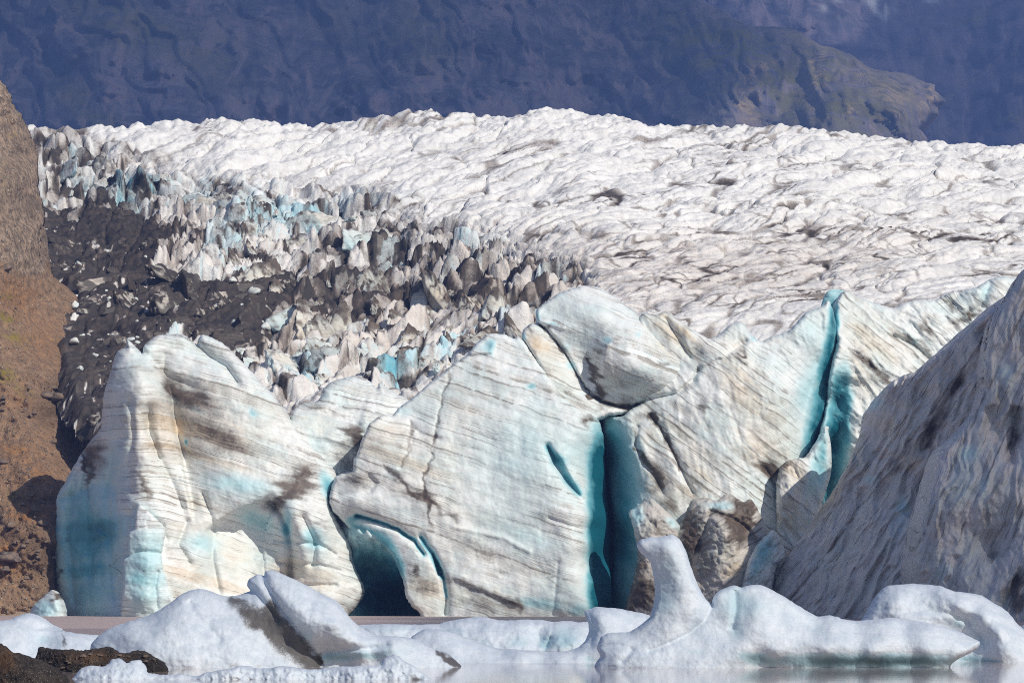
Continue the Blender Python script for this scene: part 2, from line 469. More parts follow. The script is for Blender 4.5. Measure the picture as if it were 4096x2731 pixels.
CLIFF = rock_material("layered_cliff_rock", (.43, .31, .22), (.15, .115, .09), (.58, .46, .34), stone=1.2, moss=(.22, .16, .05))
STONE = rock_material("dark_boulder_rock", (.085, .07, .06), (.035, .03, .028), (.20, .17, .15), stone=14., obj=False)
PEBBLE = rock_material("loose_stone", (.26, .20, .16), (.12, .10, .09), (.40, .35, .30), stones=False, obj=False)
MORAINE = rock_material("black_moraine", (.07, .058, .05), (.03, .026, .024), (.14, .115, .10), stone=2.0, obj=False)

def mountain_material(name, base, dark, alt, DIAG=40, green=(.26, .24, .05)):
    t = NT(name)
    p = t.pos((1, 1, 1))
    pl = t.pos((.35, .35, 2.4))
    n1 = t.noise(p, .0035, 8, .6); n2 = t.noise(p, .017, 8, .68); nl = t.noise(pl, .012, 7, .65, dist=.5); n3 = t.noise(p, .07, 6, .7)
    col = t.mix(t.step(n2, .42, .58), dark, base)
    col = t.mix(t.math('MULTIPLY', t.step(n1, .45, .6), .5), col, tuple(c * 1.35 for c in base))
    col = t.mix(t.math('MULTIPLY', t.step(nl, .52, .60), .45), col, alt)
    col = t.mix(t.math('MULTIPLY', t.step(nl, .46, .41), .6), col, tuple(c * .55 for c in dark))
    pd = t.n('Mapping', {'Vector': t.n('NewGeometry').outputs['Position'], 'Rotation': (0, math.radians(DIAG), 0), 'Scale': (3.2, .6, .32)}).outputs[0]
    nd = t.noise(pd, .010, 7, .66, dist=.8)
    col = t.mix(t.math('MULTIPLY', t.step(nd, .50, .60), .75), col, tuple(c * 1.25 for c in alt))
    col = t.mix(t.math('MULTIPLY', t.step(nd, .45, .37), .6), col, tuple(c * .7 for c in dark))
    g = t.math('MULTIPLY', t.attr("warm"), t.step(t.math('ADD', t.math('MULTIPLY', n2, .6), t.math('MULTIPLY', n3, .4)), .42, .53))
    col = t.mix(g, col, green)
    col = t.mix(t.math('MULTIPLY', t.attr("blue"), t.step(n3, .34, .44), clamp=True), col, (.85, .87, .9))
    col = t.mix(t.math('MULTIPLY', t.attr("dirt"), t.step(n3, .42, .6), clamp=True), col, (.62, .48, .28))
    h = t.math('ADD', t.math('MULTIPLY', n2, 1.), t.math('ADD', t.math('MULTIPLY', nl, .35), t.math('ADD', t.math('MULTIPLY', nd, .7), t.math('MULTIPLY', n3, .4))))
    return t.bsdf(col, .95, t.bump(h, .55, 14.), .05)
MOUNT = mountain_material("shaded_mountain_rock", (.27, .25, .29), (.145, .145, .19), (.38, .31, .31))
MOUNT_B = mountain_material("far_mountain_rock", (.25, .23, .28), (.14, .14, .195), (.34, .28, .31), DIAG=-42)

def water_material():
    t = NT("silty_lagoon_water")
    p = t.pos((1, .35, 1))
    n1 = t.noise(p, .9, 4, .6); n2 = t.noise(p, .16, 4, .55); n3 = t.noise(p, 4.0, 3, .6)
    far = t.n("SeparateXYZ", {"Vector": t.n("NewGeometry").outputs["Position"]}).outputs[1]
    ruffle = t.step(far, 215, 300)                                            # a breeze ruffles the open water, the lee of the bergs is calm
    h = t.math('ADD', t.math('MULTIPLY', n1, t.math('ADD', .25, t.math('MULTIPLY', ruffle, 1.2))), t.math('ADD', t.math('MULTIPLY', n2, .35), t.math('MULTIPLY', n3, t.math('MULTIPLY', ruffle, .35))))
    nrm = t.bump(h, 1.0, t.math('ADD', .018, t.math('MULTIPLY', ruffle, .2)))
    return t.bsdf((.46, .37, .345), t.math('ADD', .06, t.math('MULTIPLY', ruffle, .4)), nrm, t.math('SUBTRACT', .5, t.math('MULTIPLY', ruffle, .38)), IOR=1.33)
WATER = water_material()

# ------------------------------------------------------------------ setting: water, lake bed
co = np.array([(-900, 60, 0), (900, 60, 0), (900, 760, 0), (-900, 760, 0)], float)
w = mesh_obj("water", co, np.array([[0, 1, 2, 3]]), WATER, smooth=False); tag(w, "silty grey-brown lagoon water between the icebergs", "water", kind="structure")
co = np.array([(-6000, -2000, -6), (6000, -2000, -6), (6000, 12000, -6), (-6000, 12000, -6)], float)
w = mesh_obj("ground", co, np.array([[0, 1, 2, 3]]), SCREE, smooth=False); tag(w, "stony ground under the lagoon and valley", "ground", kind="structure")

# ------------------------------------------------------------------ mountains
cm = np.array([(-900, 700, -50), (-900, -600, 500), (0, 600, 0), (0, 0, 250), (600, 600, -60), (500, 0, 180), (900, 0, 300), (900, 400, 40), (1500, 0, 300), (1450, 500, -20),
               (1750, 0, 200), (2000, 0, 260), (1900, 500, -20), (2500, 0, 380), (2500, 500, 60), (2900, 500, -120), (2950, 150, 60), (3100, 500, -20), (3200, 120, 150), (3350, 500, -140), (3500, 300, 60), (3600, 450, -60), (3750, 500, 40), (1000, -600, 650), (3000, -600, 700)], float)
cm[:, 2] *= 1.8
mt = relief("mountain", np.concatenate([S_((-1500, 800), (-1500, -1100), (2300, -1100), (2560, -300), (2700, -90), (2800, 0)), m8((120, 60), (330, 180), (520, 195), (650, 200), (740, 245), (860, 320), (1000, 360), (1120, 410), (1210, 480), (1330, 515), (1500, 535), (1610, 590), (1715, 620), (1700, 650), (1780, 740), (1725, 775), (1730, 830), (1640, 880), (1590, 930), (1660, 1010), (1640, 1100)), S_((3700, 800))]),
            4400., 9, cm, MOUNT, R=70, Rd=60, thick=800, lumps=((150, 460.), (22, 130.), (14, 40.)), srip=0, strata=(.2, None), jag=5, seed=11,
            flute=(56, 170., 62., 6.),
            warm=[E(D, 300, 60, 180, 60, 20, .8), E(D, 200, 240, 90, 40, 40, .8), E(D, 960, 60, 120, 90, 70, .6), E(D, 1640, 100, 150, 60, 20, .9), E(D, 1850, 200, 320, 130, 15, .9), E(D, 500, 150, 100, 90, 0, .4), E(D, 760, 60, 80, 60, 0, .4)],
            dirt=[E(m8, 400, 500, 140, 60, -20, 1.2), E(m8, 350, 720, 60, 190, 10, 1.2), E(m8, 860, 480, 60, 160, 10, .9), E(m8, 830, 720, 70, 160, 0, .7), E(m8, 1400, 680, 140, 100, 0, .9), E(m8, 1660, 720, 60, 160, 0, 1.1), E(m8, 1080, 790, 50, 90, 0, .8), E(m8, 600, 240, 120, 40, 15, .7), E(m8, 1420, 830, 110, 60, 0, .7), E(m8, 1200, 530, 130, 50, 10, .7)])
tag(mt, "dark blue-grey mountainside with scree chutes behind the glacier", "mountain", kind="structure")
fm = relief("mountain", S_((2100, 900), (2100, -1100), (5600, -1100), (5600, 900)), 6000., 12,
            [(2600, 700, 0), (2600, -200, 900), (3300, -200, 756), (3640, -100, 1008), (3640, 60, 594), (3650, 280, 216), (3900, 420, 72), (4300, 600, -252), (4300, 0, 288), (5000, 0, 0), (5000, 600, -540), (3000, 100, 360), (3300, 300, 108), (3000, -1000, 1620), (5000, -1000, 1260)],
            MOUNT_B, R=0, thick=800, lumps=((190, 440.), (26, 130.), (16, 40.)), srip=0, strata=(-.3, None), jag=0, seed=15, flute=(122, 190., 50., 6.),
            warm=[E(m8, 2000, 120, 160, 50, -20, .8), E(m8, 2250, 850, 160, 60, -10, .6)],
            blue=[E(m8, 1245, 20, 38, 34, 30, 1.7), E(m8, 1290, 95, 56, 18, 40, 1.6), E(m8, 1355, 90, 12, 60, 5, 1.5), E(m8, 890, 60, 26, 30, 0, .8), E(m8, 1410, 80, 26, 40, 0, .5), E(m8, 1680, 5, 66, 20, 10, 1.6), E(m8, 1000, 10, 50, 10, 0, .6)],
            dirt=[('l', m8((1560, 320), (1660, 170)), 8, .5), ('l', m8((1780, 740), (1900, 640), (2100, 500), (2300, 350)), 9, .7), E(m8, 2280, 860, 100, 24, -12, .7), E(m8, 2300, 560, 70, 40, -20, .5)])
tag(fm, "farther blue mountain with small snow patches beyond the ridge", "mountain", kind="structure")

# ------------------------------------------------------------------ glacier: one heightfield from the front to the crest
crest_pts = D((-60, 288), (0, 288), (90, 283), (130, 291), (180, 288), (260, 277), (330, 282), (450, 272), (540, 266), (620, 276), (680, 279), (780, 268), (880, 259), (960, 252), (1060, 254), (1150, 260), (1250, 251), (1330, 262), (1450, 268), (1500, 280), (1560, 278), (1640, 283), (1780, 286), (1900, 296), (2000, 306), (2100, 319), (2200, 330), (2352, 343), (2500, 360))
front_pts = S_((-100, 1800), (200, 1790), (420, 1780), (620, 1720), (900, 1680), (1200, 1700), (1600, 1680), (2000, 1500), (2400, 1330), (3000, 1330), (3600, 1300), (4300, 1280))
YA, YB = 526.0, 712.0
def ufun(u, pts): return np.interp(u, pts[:, 0], pts[:, 1])

us = np.arange(-80, 4260, 5.6)
ts = np.linspace(0, 1, 640); ts = np.concatenate([ts, 1 + np.linspace(.004, .14, 24)])
U, T = np.meshgrid(us, ts)
v_cr = ufun(U, crest_pts) + 14; v_fr = ufun(U, front_pts)
V0 = v_fr + (v_cr - v_fr) * np.minimum(T, 1)
Yg = YA + (YB - YA) * T
Xg = (U - UC) / F * Yg
Zg = HC + (VH - V0) / F * Yg
over = np.clip(T - 1, 0, 1)
Zg = Zg - over * 130
Pg = np.stack([U.ravel(), V0.ravel()], 1)
sh = U.shape
zone = soft_poly(Pg, D((60, 300), (160, 310), (300, 350), (420, 395), (640, 420), (860, 450), (960, 520), (1160, 545), (1330, 610), (1400, 690), (1300, 780), (1100, 950), (600, 1000), (200, 1000), (40, 950)), 90).reshape(sh)
black = soft_poly(Pg, D((90, 480), (230, 485), (330, 500), (400, 540), (340, 620), (440, 640), (540, 625), (640, 600), (690, 640), (640, 700), (600, 790), (500, 800), (420, 770), (300, 790), (250, 1000), (60, 1000), (80, 700)), 75).reshape(sh)
black = sstep(.30, .72, black + .55 * fbm(U / 170. + V0 / 260., V0 / 42., 303, 4))
band = np.clip(paint(Pg, [E(D, 800, 660, 190, 45, -8, .8), E(D, 1050, 660, 190, 40, -8, .7), E(D, 1150, 690, 110, 26, 0, .75), E(D, 1000, 560, 130, 40, -14, .45), E(D, 800, 580, 100, 40, -20, .5), E(D, 250, 450, 160, 60, 10, .55), E(D, 300, 345, 190, 12, 18, .6), E(D, 130, 320, 60, 60, 0, .6),
                           E(D, 1150, 340, 90, 18, 0, .5), E(D, 1640, 360, 50, 10, 0, .5), E(D, 1700, 640, 260, 55, -8, .42), E(D, 1750, 560, 330, 40, -6, .34), E(D, 2000, 600, 240, 40, -8, .34), E(D, 1400, 520, 150, 40, -6, .24), E(D, 1350, 600, 120, 30, -8, .3), E(D, 700, 740, 140, 60, -10, .35), E(D, 2200, 500, 160, 40, -6, .2), E(D, 900, 470, 100, 20, -6, .4)], 301, 26), 0, 1).reshape(sh)
pink = np.clip(paint(Pg, [E(D, 1700, 620, 480, 90, -6, .55), E(D, 1100, 650, 340, 100, -8, .6), E(D, 750, 780, 240, 110, 0, .75), E(D, 450, 560, 260, 130, 10, .5)], 305, 20), 0, 1).reshape(sh)
teal = np.clip(paint(Pg, [E(D, 700, 510, 60, 45, 10, .5), E(D, 590, 490, 60, 60, 0, .45), E(D, 280, 430, 90, 40, 0, .55), E(D, 480, 430, 90, 40, 0, .3), E(D, 690, 830, 70, 50, -20, .4), E(D, 640, 640, 60, 40, 0, .3), E(D, 1000, 800, 60, 20, -10, .5), E(D, 900, 850, 50, 30, 20, .6), E(D, 560, 740, 70, 30, 0, .4), E(D, 860, 460, 150, 24, -6, .25)], 309, 22), 0, 1).reshape(sh)
far = sstep(.45, 1.0, T)

x, y = Xg, Yg
wx = 5 * fbm(x / 26, y / 26, 401, 3); wy = 7 * fbm(x / 26, y / 26, 405, 3)
th = math.radians(47)
a = (x + wx) * math.cos(th) + (y + wy) * math.sin(th); b = -(x + wx) * math.sin(th) + (y + wy) * math.cos(th)
n1 = noise(a / 30, b / 8.5, 411); n2 = noise(a / 17 + 5, b / 4.2, 415); n3 = noise(a / 8, b / 1.9, 419)
th2 = math.radians(-28)
a2 = (x + wx) * math.cos(th2) + (y + wy) * math.sin(th2); b2_ = -(x + wx) * math.sin(th2) + (y + wy) * math.cos(th2)
n4 = noise(a2 / 15, b2_ / 8, 423)
# lens-shaped swells parted by narrow crevasses, at three sizes
def swells(la, lb, sd, aa, bb):
    f1_, f2_, ix, iy, ddx, ddy = worley(aa / la + .35 * fbm(x / 9, y / 9, sd + 3, 2), bb / lb + .35 * fbm(x / 9, y / 9, sd + 4, 2), sd)
    e_ = f2_ - f1_
    return np.sqrt(np.clip(e_, 0, .5) / .5), sstep(.085, .015, e_), rnd(ix, iy, sd + 1), ddx, ddy
h1_, c1_, q1_, dx1, dy1 = swells(17., 7.5, 500, a, b)
h2_, c2_, q2_, dx2, dy2 = swells(8., 3.4, 510, a2 * .35 + a * .8, b2_ * .35 + b * .8)
h3_, c3_, q3_, dx3, dy3 = swells(3.4, 1.7, 520, a, b)
bil = 2.9 * np.minimum(np.abs(n1), .6) + 1.2 * np.minimum(np.abs(n2), .55) + .42 * np.abs(n3) + .9 * np.minimum(np.abs(n4), .5)
soft = 1.25 * bil + .55 * h1_ + .8 * (q1_ - .5) + .3 * h2_ + .4 * (q2_ - .5) - .5 * dy2 * q1_ + .2 * h3_ * q2_ + 1.9 * fbm(x / 45, y / 45, 427, 2) + .35 * fbm(x / 2.4, y / 2.4, 428, 3)
soft = soft - 2.4
open1 = np.clip(.45 + 1.8 * fbm(x / 24, y / 24, 530, 3), 0, 1)
soft = soft - (1.0 * c1_ * open1 + .5 * c2_ * open1**2)
cre = np.maximum(sstep(.12, 0, np.abs(n1)), np.maximum(.9 * sstep(.10, 0, np.abs(n2)), np.maximum(.5 * sstep(.10, 0, np.abs(n4)), .5 * sstep(.10, 0, np.abs(n3))))) * np.clip(.35 + 1.6 * (fbm(x / 11, y / 16, 533, 3) + .2), 0, 1)
cre = np.maximum(cre, .8 * c1_ * open1)
# broken ice: rows of fluted fins, stepping down towards the viewer, cut across by clefts
tilt = 1.0 - 1.7 * sstep(760, 1180, V0)
qx = (x + .7 * wx); qy = (y + .7 * wy)
w_ = (qy + tilt * (qx + 34) * .8) / 8.0 + .6 * fbm(x / 14, y / 14, 540, 3) + .05 * fbm(x / 3, y / 5., 541, 2)
row = np.floor(w_); tooth = w_ - row
f1, f2, cx, cy, dx, dy = worley(qx / 6.5 + 13.7 * rnd(row, row * 0, 545), w_ * .9, 431)
r1 = rnd(cx, cy, 440); r2 = rnd(cx, cy, 441) - .5; r3 = rnd(cx, cy, 442) - .5; r4 = rnd(cx, cy, 443)
prof_ = np.where(tooth < .34, tooth / .34, (1 - tooth) / .66)
fin = (1.0 + 2.9 * r1) * prof_**1.1 * (1 - .5 * np.minimum(np.abs(dx + .25 * r3) * 1.5, 1)**1.4)
fin = fin * (.5 + .9 * np.clip(fbm(x / 17, y / 20, 551, 2) * 1.4 + .45, 0, 1)) * (.45 + .55 * sstep(.02, .2, T))
blk = fin + 2.6 * (1 - 1.6 * np.minimum(np.abs(noise((qx - tilt * qy * .5) / 17, w_ * .42, 553)), .6)) - 1.2 + dx * 5.0 * r2 + dy * 3.0 * r3 - 1.3 * sstep(.14, 0, f2 - f1)
g1, g2, ex, ey, hx, hy = worley(qx / 2.6 + 3.3, qy / 4.0, 451)
s1 = rnd(ex, ey, 460); s2 = rnd(ex, ey, 461) - .5
blk = blk + .9 * s1 + hx * 2.0 * s2 + hy * 1.2 * (s1 - .5) - .5 * sstep(.12, 0, g2 - g1)
blk = blk + 1.0 * billow(x / 3.0, y / 4.2, 470, 4) + .18 * fbm(x / 1.0, y / 2.0, 471, 2) - 2.6
low = sstep(.62, .1, T) * sstep(1500, 2300, U)
blk = np.where(blk > 3.6, 3.6 + .3 * (blk - 3.6), blk)
disp = soft * (1 - zone) * (.74 - .36 * low) + blk * zone * (1 - .55 * black) * (.6 + .4 * sstep(.02, .2, T))
# damp the last rows so that the crest keeps its traced line, with small knobs
disp = np.where(T > .93, disp * (1 - .35 * sstep(.93, 1, T)), disp) + sstep(.8, 1, T) * .9 * billow(x / 4.5, y / 5, 483, 3)
disp = disp - 3.0 * sstep(.10, 0, T) * (1 - zone)
disp += .22 * fbm(x / 1.1, y / 1.6, 480, 3)
Zg = Zg + disp
# left edge of the ice drops against the hillside
edge = ufun(V0, np.array([(480, 60), (800, 90), (1000, 120), (1250, 190), (1500, 230), (1640, 300), (1700, 440), (1900, 520), (2600, 560)]))   # (v -> u) of the contact
Zg = Zg - 3 * sstep(60, -30, U - edge)
hollow = np.clip((fbm(x / 14, y / 14, 481, 3) + .25), 0, 1)
d_ = band * (.40 + 1.0 * cre) + cre * (1.15 * (1 - .25 * far)) * np.clip(.7 + 1.2 * fbm(x / 30, y / 18, 490, 3), 0, 1.3) + .07 + .36 * sstep(.0, .5, fbm(a / 22, b / 3.5, 491, 4)) * np.clip(.5 + 1.3 * fbm(x / 50, y / 22, 492, 2), .1, 1) + .40 * np.clip(-(bil - 1.0) / 1.0, 0, 1)**1.5 * np.clip(.5 + 1.5 * fbm(x / 20, y / 26, 493, 3), 0, 1)
rimd = sstep(.16, .02, f2 - f1)
d_z = band * .72 + black * (.95 + .5 * fbm(x / 7, y / 9, 495, 4)) - .75 * black * sstep(.22, .42, fbm(x / 1.7, y / 2.6, 498, 3)) + .40 * sstep(.05, .4, fbm(x / 1.8 + y / 9, y / 7, 499, 3)) + .30 * sstep(.6, .95, r4) * (.4 + .6 * rnd(cx, cy, 447)) + .40 * rimd + .30 * sstep(.34, .42, tooth) * sstep(.95, .5, tooth) + .3 * (s1 > .75) + .25 * fbm(x / 5, y / 7, 497, 3)
d_ = np.where(d_ > .55, .55 + .45 * (d_ - .55), d_)
dirt_g = d_ * (1 - zone) + d_z * zone + .8 * np.clip(black - zone, 0, 1)
bl_z = teal * .7 + .2 * sstep(.72, .95, rnd(cx, cy, 449)) * (1 - black) + .15 * sstep(.1, 0, g2 - g1) * (1 - black)
blue_g = np.clip(bl_z * zone + teal * .6 * (1 - zone), 0, 1)
warm_g = np.clip(pink + .3 * zone * rnd(cx, cy, 448), 0, 1)

nr, nc = sh
idx = np.arange(nr * nc).reshape(nr, nc)
q = np.stack([idx[:-1, :-1].ravel(), idx[:-1, 1:].ravel(), idx[1:, 1:].ravel(), idx[1:, :-1].ravel()], 1)
q = q[(U - edge).ravel()[q[:, 0]] > -25]
gl = mesh_obj("glacier", np.stack([Xg.ravel(), Yg.ravel(), Zg.ravel()], 1), q, GLACIER, dict(dirt=np.clip(dirt_g, 0, 1.4).ravel(), blue=blue_g.ravel(), warm=warm_g.ravel(), strata=Zg.ravel()))
tag(gl, "crevassed white glacier surface rising to the crest", "glacier", kind="structure")

def on_glacier(u, v):
    """point of the glacier whose undisturbed surface projects to (u, v)"""
    c = int(np.clip(round((u - us[0]) / (us[1] - us[0])), 0, nc - 1))
    r = int(np.argmin(np.abs(V0[:640, c] - v)))
    return Xg[r, c], Yg[r, c], Zg[r, c]

# ------------------------------------------------------------------ hillside on the left
hill = relief("hillside", np.concatenate([S_((-900, 2530), (-900, 150), (-300, 240)), kK((0, 40), (40, 90), (80, 150), (98, 200), (90, 225), (115, 245), (135, 280), (165, 310), (185, 360), (200, 385), (230, 440), (255, 500), (290, 580), (300, 620), (300, 860), (318, 940), (345, 1040), (352, 1080), (335, 1200), (322, 1300), (320, 1420)), S_((175, 1060), (240, 1130), (330, 1200), (420, 1400), (560, 1700), (800, 2100), (900, 2530))]),
              566., 6, [(-900, 2460, -50), (0, 2460, -56), (150, 2440, -54), (235, 2440, -50), (300, 2300, -38), (150, 2150, -52), (232, 2150, -48), (0, 2200, -50), (100, 2000, -40), (210, 1960, -38), (330, 2000, -26), (300, 1800, -10), (100, 1800, -22), (0, 1800, -22), (-900, 2000, -40), (-500, 1700, -5), (450, 1700, 8), (200, 1500, 2), (0, 1150, 8), (-400, 1000, 10), (150, 1200, 30), (110, 900, 34), (60, 700, 34), (0, 800, 26), (-300, 700, 24), (0, 330, 52), (100, 500, 60), (-400, 200, 60), (400, 700, 90), (800, 1400, 80), (900, 2300, 60), (160, 850, 50), (140, 620, 66), (380, 1500, 30), (250, 1180, 42)],
              SCREE, R=40, Rd=6, thick=40, lumps=((3.4, 260.), (1.8, 60.), (1.0, 20.)), srip=0.0, jag=5, seed=21, mods=[('gsharp', kK((148, 600), (150, 800), (146, 960), (170, 1120)), 12, 2.2), ('gsharp', kK((245, 560), (230, 700), (250, 860)), 10, 1.6), ('gsharp', kK((60, 300), (90, 420), (60, 600), (90, 800)), 14, 1.4), ('bump', *kK((212, 1000))[0], 32, 60, 0, 2.6), ('gsharp', kK((165, 1150), (200, 1165), (270, 1130)), 12, 2.), ('gsharp', kK((150, 610), (210, 640), (290, 600)), 10, 1.5), ('gsharp', S_((0, 1120), (120, 1260), (170, 1330), (260, 1420)), 30, 1.2), ('gsharp', S_((0, 1560), (110, 1640), (240, 1730), (330, 1800)), 16, 1.2), ('gsharp', S_((0, 2150), (90, 2080), (230, 2000)), 14, 1.), ('gsharp', S_((0, 2230), (120, 2150), (230, 2230)), 12, 1.5)],
              warm=[E(kL, 200, 350, 120, 90, 30, .5), E(kL, 70, 600, 90, 50, 30, .4), E(kL, 380, 690, 90, 60, 0, 1.0), E(kL, 130, 1100, 80, 40, 0, 1.2), E(kL, 40, 1290, 60, 90, 0, 1.2), E(kL, 180, 930, 60, 24, 20, .7), E(kL, 60, 820, 60, 30, 20, .6), E(kL, 60, 150, 100, 80, 30, .6), E(kL, 100, 900, 200, 160, 0, .35)],
              blue=[E(kL, 20, 240, 40, 16, 20, 1.2), E(kL, 20, 490, 40, 36, 20, 1.1), E(kL, 30, 150, 36, 14, 10, .7), E(kL, 70, 1030, 40, 20, 0, .8), E(kL, 60, 330, 60, 24, 25, .8), E(kL, 100, 560, 50, 20, 30, .7), E(kK, 100, 470, 40, 20, 0, .8), E(kK, 30, 800, 26, 120, 0, .4)],
              dirt=[E(kL, 230, 660, 110, 60, 10, 1.), E(kL, 330, 560, 150, 50, 0, .9), E(kL, 160, 1270, 110, 110, 0, .95), E(kL, 190, 1040, 90, 30, 0, .7), E(kL, 50, 1190, 70, 30, 20, .7), E(kK, 210, 1010, 50, 110, 0, .5), E(kK, 120, 700, 14, 220, 0, .5), E(kL, 330, 640, 80, 80, 0, .6)])
tag(hill, "brown scree and rock hillside left of the glacier", "hillside", kind="structure")
me = hill.data; me.materials.append(CLIFF)
ca = np.empty(len(me.polygons) * 3, np.float32); me.polygons.foreach_get("center", ca); ca = ca.reshape(-1, 3) + np.array(hill.location, np.float32)
fu = UC + ca[:, 0] / ca[:, 1] * F; fv = VH - (ca[:, 2] - HC) / ca[:, 1] * F
lim = np.interp(fu, [-900, 0, 60, 120, 170, 300], [900, 1060, 1080, 1130, 1090, 900]) + 60 * fbm(fu / 60, fv / 60, 77, 3)
me.polygons.foreach_set("material_index", (fv < lim).astype(np.int32))

# sandy strip of shore under the hillside
beach = relief("beach", S_((-900, 2428), (-300, 2436), (60, 2434), (160, 2440), (250, 2446), (330, 2500), (-900, 2500)), 511., 5, [(-900, 2440, 2), (0, 2440, 2), (300, 2440, 8), (0, 2470, -6), (300, 2470, 0)],
               rock_material("wet_sand", (.40, .30, .22), (.33, .25, .19), (.45, .36, .28), stone=8.), R=0, thick=3, srip=0, lumps=((.2, 80.),), seed=23, jag=2)
tag(beach, "narrow strip of pale wet sand below the hillside", "beach", kind="structure")

# ------------------------------------------------------------------ glacier front: the big ice towers standing in the water
FRONT = "ice towers along the glacier front"
def C(c, *p):                               # depth controls given in a crop's coordinates: (x, y, metres)
    p = np.array(p, float).reshape(-1, 3); q = c(*[tuple(r) for r in p[:, :2]])
    return [tuple(r) for r in np.column_stack([q, p[:, 2]])]

def strataA(P):
    x, y = P[:, 0], P[:, 1]
    return y - .34 * np.logaddexp(0, (x - 640) / 60) * 60 - .10 * np.logaddexp(0, (640 - x) / 60) * 60

